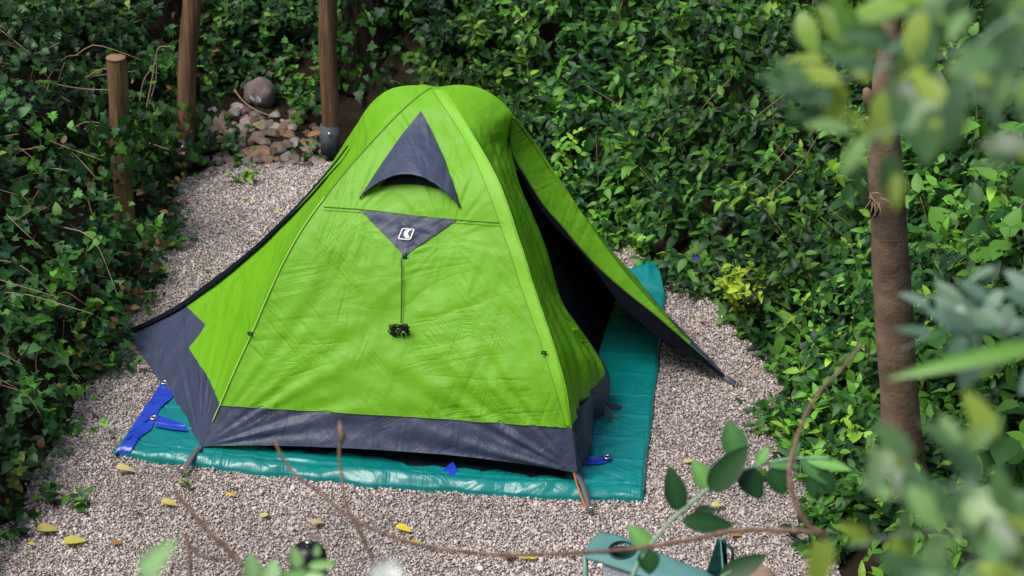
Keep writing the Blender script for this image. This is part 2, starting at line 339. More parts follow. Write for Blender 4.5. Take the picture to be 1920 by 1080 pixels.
def surf(A, B, S, Tt, sag, disp, amp, freq, off, seed):
    a = A(Tt); b = B(Tt); P = a * (1 - S[..., None]) + b * S[..., None]
    h = 1e-3
    du = b - a; dv = (A(np.minimum(Tt + h, 1)) * (1 - S[..., None]) + B(np.minimum(Tt + h, 1)) * S[..., None]) - (A(np.maximum(Tt - h, 0)) * (1 - S[..., None]) + B(np.maximum(Tt - h, 0)) * S[..., None])
    N_ = np.cross(du, dv); L = np.linalg.norm(N_, axis=-1, keepdims=True); N_ = np.where(L > 1e-9, N_ / np.maximum(L, 1e-12), [0, -.5, .8])
    outward = P - (cc + np.array([0, 0, .3])); flip = np.sign((N_ * outward).sum(-1, keepdims=True)); flip[flip == 0] = 1; N_ = N_ * flip
    edge = np.clip(np.minimum(S, 1 - S) * 6, 0, 1) * np.clip(np.minimum(1 - Tt, 1) * 8, 0, 1)
    wdt = np.linalg.norm(du, axis=-1)
    dz = -sag * 4 * S * (1 - S) * wdt * sstep(-.05, .4, Tt)
    if amp:
        nz = np.array([noise.fractal(Vector((p[0] * freq + seed, p[1] * freq, p[2] * freq * .8)), 1.0, 2.2, 3) for p in P.reshape(-1, 3)]).reshape(S.shape)
        dz = dz + amp * nz * np.maximum(edge, .15)
    if disp is not None: dz = dz + disp(S, Tt, P) * edge
    return P + N_ * (dz + off)[..., None]
def fan(corner, amp, k, fall, ax=None):       # creases running out from a corner under tension
    def f(S, Tt, P):
        v = P - corner; r = np.linalg.norm(v, axis=-1) + 1e-6; a = np.arctan2(v[..., 2], (v @ e)); 
        return amp * (np.sin(a * k) * .6 + np.sin(a * k * 1.7 + 1) * .4) * np.exp(-r / fall) * np.clip(r / .12, 0, 1)
    return f
def combo(*fs): return lambda S, Tt, P: sum(f(S, Tt, P) for f in fs)
def tb(curveA, pA, curveB, pB, mids=()):
    ta, tb_ = curveA.tof(*pA), curveB.tof(*pB); xs_ = [0] + [m_[0] for m_ in mids] + [1]; ys_ = [ta] + [m_[1] for m_ in mids] + [tb_]
    return lambda s: np.interp(s, xs_, ys_)

tent = empty('dome_tent', tuple(cc), 'lime green dome tent with slate grey skirt and open side flap, on the tarpaulin', 'tent')
fly = empty('flysheet', (0, 0, 0), None, None); fly.parent = tent
def P_(o_): return o_
front_b = tb(pole1, (412, 760), pole2, (1070, 802))
def crease(P1, P2, amp, wd):      # one folded line between two points on the panel
    P1, P2 = np.array(P1), np.array(P2)
    def f(S, Tt, P):
        L = P2 - P1; l2 = L @ L; t = ((P - P1) @ L) / l2; tcl = np.clip(t, 0, 1); dd = np.linalg.norm(P - P1 - tcl[..., None] * L, axis=-1)
        return amp * np.exp(-(dd / wd) ** 2) * np.sin(np.pi * np.clip(t, 0, 1)) ** .5
    return f
def FP(u, v):       # rough point on front panel (plane through hem and apex)
    a, b, c3 = pole1(0.), pole2(0.), APX; n_ = np.cross(b - a, c3 - a); d_ = ray(u, v); return CAMP + d_ * (((a - CAMP) @ n_) / (d_ @ n_))
crs = []
for (x0, y0, x1, y1, am) in [(560, 490, 720, 500, .006), (560, 560, 700, 470, .005), (700, 700, 740, 640, .006), (640, 640, 760, 655, .006), (760, 560, 870, 610, .005), (790, 500, 900, 520, .006), (820, 540, 940, 470, .005),
                             (600, 720, 720, 640, .006), (850, 650, 980, 600, .005), (500, 700, 640, 690, .005), (720, 690, 790, 790, .006), (880, 700, 1010, 760, .005), (700, 660, 830, 640, .007), (780, 620, 880, 640, .006),
                             (870, 420, 960, 470, .006), (640, 420, 690, 500, .005), (880, 330, 940, 345, .008), (870, 300, 925, 315, .008), (885, 365, 945, 378, .008), (850, 270, 905, 285, .006), (690, 780, 730, 700, .006), (650, 770, 800, 690, .005)]:
    crs.append(crease(FP(x0, y0), FP(x1, y1), am * 1.5, .012)); crs.append(crease(FP(x0, y0 + 9), FP(x1 + 8, y1 + 14), -am * 1.2, .015))
frontdisp = combo(fan(pole1(0.), .012, 26, .6), fan(pole2(0.), .014, 26, .6), fan(FP(862, 395), .007, 20, .2), fan(FP(676, 380), .006, 20, .16), fan(FP(757, 480), .004, 16, .14), *crs)
fo, fgrid = patch('front_panel', pole1, pole2, M['green'], tent, tlo=front_b, ns=150, ntt=170, sag=.02, amp=.012, freq=4., disp=frontdisp)
fs2, _ = patch('front_skirt', pole1, pole2, M['grey'], tent, tlo=lambda s: .022 * np.sin(np.pi * s) ** .7, thi=front_b, ns=150, ntt=30, sag=.02, amp=.012, freq=4., disp=frontdisp, off=.0)
Pf, If = fgrid
bv = BVHTree.FromPolygons([Vector(p) for p in Pf.reshape(-1, 3)], [tuple(int(k) for k in q) for q in np.stack([If[:-1, :-1].ravel(), If[:-1, 1:].ravel(), If[1:, 1:].ravel(), If[1:, :-1].ravel()], 1)])
def ON(u, v, off=.004, bvh=None):
    d_ = ray(u, v); h = (bvh or bv).ray_cast(Vector(CAMP), Vector(d_))
    if h[0] is None: h = (bvh or bv).find_nearest(Vector(FP(u, v)))
    nrm = np.array(h[1]);
    if nrm @ d_ > 0: nrm = -nrm
    return np.array(h[0]) + nrm * off
# left vestibule
leftmids = [(.30, pole1.tof(412, 760) * .95), (.62, .135), (.70, .215), (.86, .20)]
_s, _t = np.meshgrid(np.linspace(0, 1, 241), np.linspace(0, .6, 241)); _P = pole1(_t) * (1 - _s[..., None]) + ridgeL(_t) * _s[..., None]; _u, _v = project(_P.reshape(-1, 3))
def inv(u, v):
    k = np.argmin((_u - u) ** 2 + (_v - v) ** 2); return _s.ravel()[k], _t.ravel()[k]
_pts = [(0., pole1.tof(412, 760))] + [inv(*q_) for q_ in [(384, 700), (350, 648), (378, 605)]] + [(1., ridgeL.tof(343, 568))]
print('skirt', _pts); _xs = np.maximum.accumulate(np.array([q_[0] for q_ in _pts]) + np.arange(len(_pts)) * 1e-3)
ltb = lambda s: np.interp(s, _xs, [q_[1] for q_ in _pts])
ldisp = combo(fan(pole1(0.), .006, 22, .5), fan(LT, .005, 26, .5))
patch('left_vestibule_panel', pole1, ridgeL, M['green'], tent, tlo=ltb, ns=200, ntt=120, sag=.035, amp=.014, freq=3.2, disp=ldisp, seed=5)
patch('left_vestibule_skirt', pole1, ridgeL, M['grey'], tent, thi=ltb, ns=200, ntt=36, sag=.035, amp=.014, freq=3.2, disp=ldisp, seed=5)
patch('rear_left_panel', ridgeL, poleBL, M['green'], tent, ns=40, ntt=60, sag=.03, amp=.01)
patch('rear_panel', poleBL, poleBR, M['green'], tent, ns=40, ntt=50, sag=.02, amp=.01)
# the dark zip cover lying along the left ridge
zl = []
for t in np.linspace(.0, ridgeL.tof(655, 275), 70):
    zl.append(t)
zt = np.array(zl); a = ridgeL(zt); fr = pole1(zt); dirn = (fr - a); dirn /= np.linalg.norm(dirn, axis=1, keepdims=True)
wd = np.interp(zt, [0, .25, .5, .62, .75], [.03, .060, .052, .042, .004]); inset = np.interp(zt, [0, .35, .52, .62, .75], [0, 0, .015, .05, .085])
p0 = a + dirn * inset[:, None] + [0, 0, .008]; p1 = a + dirn * (inset + wd)[:, None] + [0, -.006, .010]; p2 = a + dirn * (inset + wd * .5)[:, None] + [0, 0, .018]
vz = np.concatenate([p0, p2, p1]); k = len(zt); fz = [(i, i + 1, k + i + 1, k + i) for i in range(k - 1)] + [(k + i, k + i + 1, 2 * k + i + 1, 2 * k + i) for i in range(k - 1)]
mesh('zip_cover', vz, fz, M['navy'], tent)
# right side: hanging door half and taut rear half
rb = lambda s: np.interp(s, [0, .5, .85, 1], [pole2.tof(1070, 802), .20, .26, door.tof(1118, 662)])
folds = lambda S, Tt, P: (.012 * np.sin(S * 14 + Tt * 5) + .010 * np.sin(S * 31 + 2 + Tt * 9)) * np.clip(.85 - Tt, 0, 1)
bunch = lambda S, Tt, P: .016 * np.sin(S * 11 + Tt * 14) + .006 * np.sin(S * 25 + 2 - Tt * 30)
patch('side_panel', pole2, door, M['green'], tent, tlo=rb, ns=90, ntt=140, amp=.012, freq=4., disp=folds, seed=9)
patch('side_skirt', pole2, door, M['grey'], tent, thi=rb, ns=90, ntt=50, amp=.022, freq=5., disp=bunch, seed=9)
patch('door_flap', mid, ridR, M['green'], tent, ns=30, ntt=110, amp=.008, freq=4., thi=.86, seed=3)
patch('door_flap_skirt', mid, ridR, M['grey'], tent, ns=14, ntt=30, amp=.004, freq=4., tlo=.86, seed=3)
patch('door_hem', low, mid, M['navy'], tent, ns=10, ntt=110, amp=.003, freq=4.)
rp = Curve(ridR.p[::-1])
nb = lambda s: np.interp(s, [0, 1], [.2, .12])
patch('rear_side_panel', rp, poleBR, M['green'], tent, tlo=nb, ns=40, ntt=70, amp=.01)
patch('rear_side_skirt', rp, poleBR, M['grey'], tent, thi=nb, ns=40, ntt=20, amp=.01)
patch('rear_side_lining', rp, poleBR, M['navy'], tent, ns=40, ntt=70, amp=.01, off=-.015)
# toggled-back fold of door cloth near the middle of its edge
def cloth(name, pts, m, parent, th=.003, smooth=False):    # small piece of cloth from an outline of 3D points
    P = np.array(pts, float); c0 = P.mean(0); nrm = np.zeros(3)
    for i in range(len(P)): nrm += np.cross(P[i] - c0, P[(i + 1) % len(P)] - c0)
    nrm /= np.linalg.norm(nrm) + 1e-12; n_ = len(P)
    vs = list(P + nrm * th / 2) + list(P - nrm * th / 2)
    fs = [tuple(range(n_)), tuple(range(2 * n_ - 1, n_ - 1, -1))] + [(i, n_ + i, n_ + (i + 1) % n_, (i + 1) % n_) for i in range(n_)]
    return mesh(name, vs, fs, m, parent, smooth=smooth)
fp = [YP(u, v, y) for u, v, y in [(1030, 608, 9.18), (1060, 602, 9.2), (1085, 618, 9.2), (1100, 642, 9.22), (1072, 640, 9.12), (1050, 628, 9.1), (1042, 632, 9.1)]]
cloth('door_tie_fold', fp, M['green'], tent, .012)
# inner tent (dark) scaled inside the fly
def inset(c, f, zf):
    k = Curve.__new__(Curve); p = cc + (c.p - cc) * f; p[:, 2] = c.p[:, 2] * zf; k.p = p; k.d = c.d; return k
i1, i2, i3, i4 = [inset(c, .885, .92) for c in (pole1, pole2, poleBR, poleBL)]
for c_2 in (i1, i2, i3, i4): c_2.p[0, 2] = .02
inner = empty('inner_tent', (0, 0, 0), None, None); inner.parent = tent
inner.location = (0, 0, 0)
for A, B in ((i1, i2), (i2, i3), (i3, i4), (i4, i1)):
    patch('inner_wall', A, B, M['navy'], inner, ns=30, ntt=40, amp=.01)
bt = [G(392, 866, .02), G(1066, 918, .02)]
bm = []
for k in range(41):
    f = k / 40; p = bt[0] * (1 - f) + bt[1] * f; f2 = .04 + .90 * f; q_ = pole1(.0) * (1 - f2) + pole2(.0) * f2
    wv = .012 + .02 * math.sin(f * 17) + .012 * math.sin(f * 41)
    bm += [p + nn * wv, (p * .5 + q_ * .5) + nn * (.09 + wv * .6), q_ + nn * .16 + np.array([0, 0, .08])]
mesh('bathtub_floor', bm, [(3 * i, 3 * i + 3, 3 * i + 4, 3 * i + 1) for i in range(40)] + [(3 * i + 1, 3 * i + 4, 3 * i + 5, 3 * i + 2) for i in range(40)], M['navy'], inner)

# pole sleeve and seams on the front panel
def on_line(pts, n, off=.005):
    q_ = spline([(u, v, 0) for u, v in pts], n); return [ON(a_, b_, off) for a_, b_, _ in q_]
edgeO = [(833, 172), (860, 209), (880, 243), (905, 287), (932, 338), (952, 390), (968, 443), (982, 480), (996, 528), (1017, 590), (1040, 660), (1058, 730), (1069, 798)]
edgeI = [(812, 170), (835, 205), (858, 240), (882, 283), (905, 333), (925, 385), (944, 440), (958, 478), (973, 528), (995, 590), (1020, 660), (1042, 730), (1062, 798)]
for_a = spline([(a_, b_, 0) for a_, b_ in edgeO], 80); for_b = spline([(a_, b_, 0) for a_, b_ in edgeI], 80)
sv = []
for k in range(80):
    for j in range(5):
        f = j / 4; u = for_b[k][0] * (1 - f) + for_a[k][0] * f; v = for_b[k][1] * (1 - f) + for_a[k][1] * f
        sv.append(ON(u, v, .003 + .003 * math.sin(math.pi * f)))
mesh('pole_sleeve', sv, [(i * 5 + j, i * 5 + j + 1, (i + 1) * 5 + j + 1, (i + 1) * 5 + j) for i in range(79) for j in range(4)], M['green2'], tent)
tube_on = lambda pts, n, r, off=.004: tube(on_line(pts, n, off), r, 6)
v_, f_ = tube_on(edgeI, 120, .0014, .005); mesh('stitched_seam', v_, f_, M['seam'], tent)
v_, f_ = tube_on([(607, 388), (680, 393), (760, 402), (850, 411), (945, 418)], 80, .0018); mesh('stitched_seam', v_, f_, M['seam'], tent)
v_, f_ = tube_on([(607, 394), (680, 399), (760, 408), (850, 417), (945, 424)], 80, .0010); mesh('stitched_seam', v_, f_, M['seam'], tent)
v_, f_ = tube_on([(414, 762), (600, 772), (800, 783), (950, 794), (1066, 802)], 120, .0015); mesh('stitched_seam', v_, f_, M['seam'], tent)
v_, f_ = tube([p + np.array([0, -.004, .003]) for p in pole1(np.linspace(.06, .62, 60))], .0022, 8); mesh('pole_seam', v_, f_, M['seamlight'], tent)
v_, f_ = tube([p + np.array([0, -.004, .002]) for p in pole1(np.linspace(.62, .98, 50))], .0016, 6); mesh('pole_seam', v_, f_, M['seam'], tent)
# seam of the side panel below the ridge
v_, f_ = tube([p + np.array([.004, -.004, .004]) for p in mid(np.linspace(0, .93, 90))], .0016, 6); mesh('stitched_seam', v_, f_, M['seam'], tent)
v_, f_ = tube([p + np.array([-.004, -.006, .0]) for p in door(np.linspace(.14, .66, 90))], .004, 6); mesh('zip', v_, f_, M['grey'], tent)

# vent hood
nrmF = np.cross(pole2(.0) - pole1(.0), APX - pole1(.0)); nrmF /= np.linalg.norm(nrmF)
if nrmF @ (CAMP - APX) < 0: nrmF = -nrmF
ns_, nt_ = 40, 40
hl = spline([(790, 210, 0), (752, 258, 0), (716, 310, 0), (675, 373, 0)], nt_); hr = spline([(790, 210, 0), (816, 262, 0), (841, 322, 0), (863, 389, 0)], nt_)
hv = []
for j in range(nt_):
    t = j / (nt_ - 1)
    for i_ in range(ns_):
        s = i_ / (ns_ - 1); arch = math.sin(math.pi * s)
        ta = t * (1 - .0) ; u = hl[j][0] * (1 - s) + hr[j][0] * s; v = hl[j][1] * (1 - s) + hr[j][1] * s
        v -= (arch ** .8) * 54 * t ** 1.6
        lift = .004 + .075 * arch * t ** 1.3
        base_ = ON(u, v, .004); dv_ = CAMP - base_; dv_ /= np.linalg.norm(dv_)
        wr = .0035 * noise.noise(Vector((s * 9, t * 4, 3))) * t
        hv.append(base_ + dv_ * (lift + wr))
hf = [(j * ns_ + i_, j * ns_ + i_ + 1, (j + 1) * ns_ + i_ + 1, (j + 1) * ns_ + i_) for j in range(nt_ - 1) for i_ in range(ns_ - 1)]
hood = mesh('vent_hood', hv, hf, M['grey'], tent)
hs = hood.modifiers.new('th', 'SOLIDIFY'); hs.thickness = .003
v_, f_ = tube(hv[-ns_:], .0032, 8); mesh('hood_hem', v_, f_, M['grey'], hood)
# vent netting under the hood, near black to paint in the shade there
gr = []
for j in range(6):
    for i_ in range(24):
        s = i_ / 23; arch = math.sin(math.pi * s) ** .8; u = 712 + (825 - 712) * s; v0 = 352 - 34 * arch; v1 = 352 - 8 * arch
        gr.append(ON(u, v0 + (v1 - v0) * j / 5 + 4 * s, .003))
mesh('vent_shade_netting', gr, [(j * 24 + i_, j * 24 + i_ + 1, (j + 1) * 24 + i_ + 1, (j + 1) * 24 + i_) for j in range(5) for i_ in range(23)], M['mesh'], tent)
# lower triangle with the printed mark
tl = spline([(677, 395, 0), (757, 478, 0)], 24); tr_ = spline([(857, 412, 0), (762, 478, 0)], 24); tv = []
for j in range(24):
    for i_ in range(24):
        s = i_ / 23; u = tl[j][0] * (1 - s) + tr_[j][0] * s; v = tl[j][1] * (1 - s) + tr_[j][1] * s; tv.append(ON(u, v, .005 + .004 * noise.noise(Vector((u * .03, v * .04, 1)))))
tri = mesh('vent_guy_patch', tv, [(j * 24 + i_, j * 24 + i_ + 1, (j + 1) * 24 + i_ + 1, (j + 1) * 24 + i_) for j in range(23) for i_ in range(23)], M['grey'], tent)
def decal(name, outline_pairs, m, parent, off):
    vs = []; 
    for (a_, b_) in outline_pairs: vs += [ON(*a_, off), ON(*b_, off)]
    return mesh(name, vs, [(2 * i_, 2 * i_ + 2, 2 * i_ + 3, 2 * i_ + 1) for i_ in range(len(outline_pairs) - 1)], m, parent, smooth=False)
def ring_poly(outer, inner_):
    return list(zip(outer + [outer[0]], inner_ + [inner_[0]]))
# slanted rounded frame: corners TL, TR, BR, BL in photo pixels
def rr(sc_):
    cs = [(756.5, 429), (778, 430), (770, 449.5), (747.5, 448)]; cx = sum(c[0] for c in cs) / 4; cy = sum(c[1] for c in cs) / 4; out = []
    for i_, c in enumerate(cs):
        p, q2 = cs[i_ - 1], cs[(i_ + 1) % 4]
        for f in (0, .5, 1):
            a_ = (c[0] + (p[0] - c[0]) * .14, c[1] + (p[1] - c[1]) * .14); b_ = (c[0] + (q2[0] - c[0]) * .14, c[1] + (q2[1] - c[1]) * .14)
            x = (1 - f) ** 2 * a_[0] + 2 * f * (1 - f) * c[0] + f * f * b_[0]; y = (1 - f) ** 2 * a_[1] + 2 * f * (1 - f) * c[1] + f * f * b_[1]; out.append((cx + (x - cx) * sc_, cy + (y - cy) * sc_))
    return out
decal('printed_mark', ring_poly(rr(1.12), rr(.92)), M['white'], tri, .011)
sw = [((775, 432), (771, 431)), ((769, 434), (763, 432)), ((766.5, 438), (759, 436)), ((767, 442), (758, 441)), ((769, 445), (760, 445)), ((770, 446.5), (763, 447.5))]
decal('printed_mark', sw, M['white'], tri, .011)
# cord with loop, toggle and hank
lp, lf = box(ON(759, 480, .012), e * .009, np.array([0, -.2, 1]) * .014, nrmF * .003); mesh('cord_loop', lp, lf, M['grey'], tent)
cp = [ON(754, v, .012) for v in np.linspace(484, 606, 12)]
cd, cf = tube(cp, .0022, 6); gc = mesh('guy_cord', cd, cf, M['black'], tent)
hk = []; hc = ON(752, 620, .022)
axv = np.array([0, -.35, 1.]); axv /= np.linalg.norm(axv)
for k in range(150):
    a_ = k * .42; rr_ = .034 + .006 * math.sin(k * 1.3)
    hk.append(hc + e * (rr_ * math.cos(a_) * (1 + .1 * math.sin(k * .7))) + axv * (rr_ * .80 * math.sin(a_ * 1.12) - .30 * rr_ * math.cos(a_ * .93)) + nrmF * (.010 * math.sin(k * .9)))
cd, cf = tube(hk, .0026, 5); mesh('cord_hank', cd, cf, M['black'], gc)
cd, cf = tube([hc + e * (.02 + .018 * math.cos(t) * .5) + axv * (-.028 + .018 * math.sin(t)) + nrmF * .015 for t in np.linspace(0, 5, 14)], .0028, 6); mesh('clip', cd, cf, M['metal'], gc)
for (u, v) in ((471, 628), (1022, 664)):
    c0 = ON(u, v, .012)
    cd, cf = join([box(c0, e * .010, axv * .004, nrmF * .004), box(c0 + axv * .012, e * .010, axv * .004, nrmF * .004), box(c0 + axv * .006 - e * .009, e * .002, axv * .010, nrmF * .003)])
    mesh('strap_buckle', cd, cf, M['black'], tent)
# corner straps, buckles, pegs
def ribbon(pts, wdir, wdt, th=.002):
    pts = [np.array(p) for p in pts]; wdir = np.array(wdir, float); wdir /= np.linalg.norm(wdir); vs = []; n_ = len(pts)
    for p in pts: vs += [p - wdir * wdt / 2, p + wdir * wdt / 2, p + wdir * wdt / 2 + np.array([0, 0, th]), p - wdir * wdt / 2 + np.array([0, 0, th])]
    fs = []
    for i_ in range(n_ - 1):
        for k in range(4): fs.append((i_ * 4 + k, i_ * 4 + (k + 1) % 4, i_ * 4 + 4 + (k + 1) % 4, i_ * 4 + 4 + k))
    fs += [(0, 3, 2, 1), tuple(4 * (n_ - 1) + k for k in range(4))]
    return vs, fs
def corner_strap(a_, b_, pegname, lab):
    cd, cf = ribbon([a_ * (1 - f) + b_ * f + np.array([0, -.01, .05 * f * (1 - f) * 2]) for f in (0, .35, .7, 1)], e, .022); st = mesh('corner_strap', cd, cf, M['strap'], tent)
    o2 = a_ * .75 + b_ * .25
    cd, cf = box(o2 + np.array([0, -.004, .006]), e * .014, (b_ - a_) * .07, np.array([0, 0, .004])); mesh('strap_buckle', cd, cf, M['black'], st)
    cd, cf = ribbon([a_ + e * -.014, (a_ + b_) / 2 + e * -.017, b_ + nn * .03 - e * .02], e, .009); mesh('orange_tab', cd, cf, M['orange'], st)
    cd, cf = join([tube([b_ + np.array([0, 0, .02]) + e * .012 * math.cos(t) + np.array([0, -.004, .012 * math.sin(t)]) for t in np.linspace(-1, 4, 10)], .003, 6), tube([b_ + np.array([0, 0, .028]), b_ + np.array([0.01, .03, -.12])], .0035, 6)])
    pg = mesh(pegname, cd, cf, M['metal']); tag(pg, lab, 'tent peg')
corner_strap(pole1(0.), G(343, 890, .015), 'tent_peg', 'metal peg hooked to the left front corner strap of the tent')
corner_strap(pole2(0.), G(1108, 964, .015), 'tent_peg', 'metal peg hooked to the right front corner strap of the tent')
cd, cf = ribbon([RTp, G(1368, 712, .03), G(1382, 722, .012)], nn * .6 + e * .3, .03); mesh('corner_strap', cd, cf, M['strap'], tent)
cd, cf = tube([G(1384, 700, .03), G(1386, 712, .02), G(1380, 722, .02), G(1377, 745, -.03)], .003, 6); tag(mesh('tent_peg', cd, cf, M['drystem']), 'thin wire peg at the tip of the open right flap', 'tent peg')
cd, cf = ribbon([LT, LT - e * .04 + np.array([0, 0, -.02])], nn, .02); mesh('corner_strap', cd, cf, M['strap'], tent)
cd, cf = tube([LT - e * .035 + np.array([0, 0, .02]), LT - e * .05 + np.array([0, 0, -.1])], .0035, 6); tag(mesh('tent_peg', cd, cf, M['metal']), 'dark peg at the far left tip of the tent', 'tent peg')
# loose grey ties beside the bunched skirt
cloth('loose_tie', [YP(u, v, 9.15) for u, v in [(1138, 752), (1168, 762), (1162, 770), (1140, 768)]], M['grey'], tent)
cloth('loose_tie', [YP(u, v, 9.12) for u, v in [(1136, 758), (1152, 784), (1142, 788), (1132, 778)]], M['strap'], tent)
bpy.data.objects.remove(fly)

# ------------------------------------------------------------------ tarpaulin
tarp = empty('tarpaulin', tuple((TFL + TFR + TBR + TBL) / 4), 'glossy teal tarpaulin spread under the green tent', 'tarpaulin')
nu, nv = 220, 200; tvs = []
Lx = np.linalg.norm(TFR - TFL); Ly = 1.9
for j in range(nv):
    b_ = (j / (nv - 1)) ** 1.3
    for i_ in range(nu):
        a_ = i_ / (nu - 1)
        p = (TFL * (1 - a_) + TFR * a_) * (1 - b_) + (TBL * (1 - a_) + TBR * a_) * b_
        x = a_ * Lx; y = b_ * Ly
        wob = noise.noise(Vector((x * 3.2, 0, 2))) 
        roll = (.016 + .03 * wob) * math.exp(-((y - .045 - .02 * wob) / .030) ** 2) * min(1, a_ * 6, (1 - a_) * 14 + .3) + .016 * (1 - math.exp(-y / .01))
        n1 = noise.noise(Vector((x * 5, y * 7, 0))); n2 = noise.noise(Vector((x * 14 + 5, y * 10, 0)))
        ridge1 = abs(noise.noise(Vector((x * 4.0 + y * 2, y * 4.0, 7))))
        z = roll + .005 * noise.noise(Vector((x * 2.5, y * 3, 0))) + .0008 * n2 + .03 * max(0, .06 - ridge1)
        ex_ = min(a_ / .004, (1 - a_) / .004, 1); 
        stripe = .007 * max(0, 1 - abs((((y * 5.2 + .06 * n1) % 1) - .5) / .07))
        z = max(z + stripe, .002) * (0.25 + .75 * ex_) + .017
        z += .016 * abs(noise.noise(Vector((x * 8, y * 13, 4)))) * math.exp(-(y / .20) ** 2) * min(1, y / .02)
        if j == 0: z = .006
        p = p - nn * .062 * math.sin(math.pi * a_) ** .8 * (1 - b_) ** 6
        p = p + nn * (-.018 * wob * (1 - b_) ** 8 - .012 * noise.noise(Vector((x * 9, 3, 3))) * (1 - b_) ** 10)
        pp = (a_ > .5) * .005 * noise.noise(Vector((y * 4, 9, 9))) * a_
        tvs.append(p + e * pp + np.array([0, 0, z]))
idx = np.arange(nu * nv).reshape(nv, nu); tf = np.stack([idx[:-1, :-1].ravel(), idx[:-1, 1:].ravel(), idx[1:, 1:].ravel(), idx[1:, :-1].ravel()], 1)
ts = mesh('tarp_sheet', tvs, tf, M['teal'], tarp)
bvt = BVHTree.FromPolygons([Vector(p) for p in tvs], [tuple(int(k) for k in q) for q in tf])
def onT(u, v, off=.006):
    h = bvt.ray_cast(Vector(CAMP), Vector(ray(u, v)))
    if h[0] is None: return G(u, v, .03)
    return np.array(h[0]) + np.array([0, 0, off])
def tarp_patch(name, outline, m, off=.006, sub=10):
    ol = []
    for i_ in range(len(outline)):
        a_, b_ = outline[i_], outline[(i_ + 1) % len(outline)]
        for k in range(sub): ol.append((a_[0] + (b_[0] - a_[0]) * k / sub, a_[1] + (b_[1] - a_[1]) * k / sub))
    cx = sum(p[0] for p in ol) / len(ol); cy = sum(p[1] for p in ol) / len(ol); vs = [onT(cx, cy, off)]; n_ = len(ol); rings = 8
    for r2 in range(1, rings + 1):
        for (x, y) in ol: vs.append(onT(cx + (x - cx) * r2 / rings, cy + (y - cy) * r2 / rings, off))
    fs = [(0, 1 + k, 1 + (k + 1) % n_) for k in range(n_)]
    for r2 in range(rings - 1):
        for k in range(n_):
            a0 = 1 + r2 * n_ + k; a1 = 1 + r2 * n_ + (k + 1) % n_; fs.append((a0, a0 + n_, a1 + n_, a1))
    return mesh(name, vs, fs, m, tarp)
tarp_patch('blue_edge', [(214, 856), (245, 808), (275, 760), (303, 716), (330, 740), (318, 752), (302, 762), (295, 778), (284, 807), (262, 822), (241, 857)], M['blue'])
tarp_patch('blue_corner_patch', [(292, 780), (312, 786), (345, 799), (354, 812), (322, 809), (290, 803)], M['blue'], .009)
tarp_patch('blue_corner_patch', [(1095, 860), (1125, 857), (1146, 855), (1150, 864), (1128, 872), (1098, 874)], M['blue'], .006)
def eyelet(u, v, r_=.013):
    c0 = onT(u, v, .012); cd, cf = tube([c0 + np.array([r_ * math.cos(t), r_ * math.sin(t), 0]) for t in np.linspace(0, 2 * math.pi, 21)], .0042, 6, False); mesh('eyelet', cd, cf, M['metal'], tarp)
    cd, cf = tube([c0 + np.array([0, 0, -.003]), c0 + np.array([0, 0, -.001])], r_ * .7, 12); mesh('eyelet_hole', cd, cf, M['black'], tarp)
eyelet(288, 788); eyelet(1138, 862); eyelet(308, 722)
# folded blue peak poking up under the front hem
pk = [G(822, 889, .035), G(846, 872, .06) + nn * .03, G(864, 891, .035), G(848, 892, .04)]
mesh('blue_fold', [pk[0], pk[1], pk[2], pk[3]], [(0, 3, 1), (3, 2, 1)], M['blue'], tarp)
# turned-up rear corner
cg = []
for j in range(14):
    b_ = j / 13
    for i_ in range(14):
        a_ = i_ / 13; g0 = G(1170, 560); g1 = G(1247, 566); h0 = G(1178, 520); h1 = G(1232, 520)
        p = (g0 * (1 - a_) + g1 * a_) * (1 - b_) + (h0 * (1 - a_) + h1 * a_) * b_
        z = .03 + .075 * math.sin(math.pi * .5 * b_) * (.5 + .5 * a_) + .03 * max(0, 1 - abs(a_ - .62) / .25) * b_ + .01 * noise.noise(Vector((a_ * 4, b_ * 4, 1)))
        if b_ > .85: z -= .0
        z *= .7
        cg.append(p + np.array([0, 0, z]))
mesh('turned_corner', cg, [(j * 14 + i_, j * 14 + i_ + 1, (j + 1) * 14 + i_ + 1, (j + 1) * 14 + i_) for j in range(13) for i_ in range(13)], M['teal'], tarp)

# ------------------------------------------------------------------ leaves
def leaf_tpl(L, W, nseg=4, fold=.25, curl=.25, tip=1.6):
    xs_ = np.linspace(0, 1, nseg + 1); vs = []
    for x in xs_:
        wd_ = W / 2 * (math.sin(math.pi * min(x ** .75, 1)) ** .8 if 0 < x < 1 else 0)
        z = -curl * L * x * x
        vs += [(x * L, -wd_, z + fold * wd_), (x * L, 0, z), (x * L, wd_, z + fold * wd_)]
    fs = []
    for i_ in range(nseg):
        a_ = i_ * 3; fs += [(a_, a_ + 3, a_ + 4, a_ + 1), (a_ + 1, a_ + 4, a_ + 5, a_ + 2)]
    return np.array(vs), np.array(fs)
def ivy_tpl(L):
    # five lobes, as rings of quads around the leaf base
    out = [(0, 0), (-.12, .26), (.02, .50), (.26, .30), (.50, .42), (.60, .18), (1.0, 0)]
    vs = [(.30, 0, 0.0)]; up_ = [(x, y) for x, y in out]; dn_ = [(x, -y) for x, y in out[-2:0:-1]]
    allp = up_ + dn_
    for x, y in allp: vs.append((x, y, -.18 * x * x + .12 * abs(y)))
    n_ = len(allp); fs = [(0, 1 + k, 1 + (k + 1) % n_) for k in range(n_)]
    v_ = np.array(vs) * L; return v_, np.array([(f[0], f[1], f[2], f[2]) for f in fs])[:, :3]
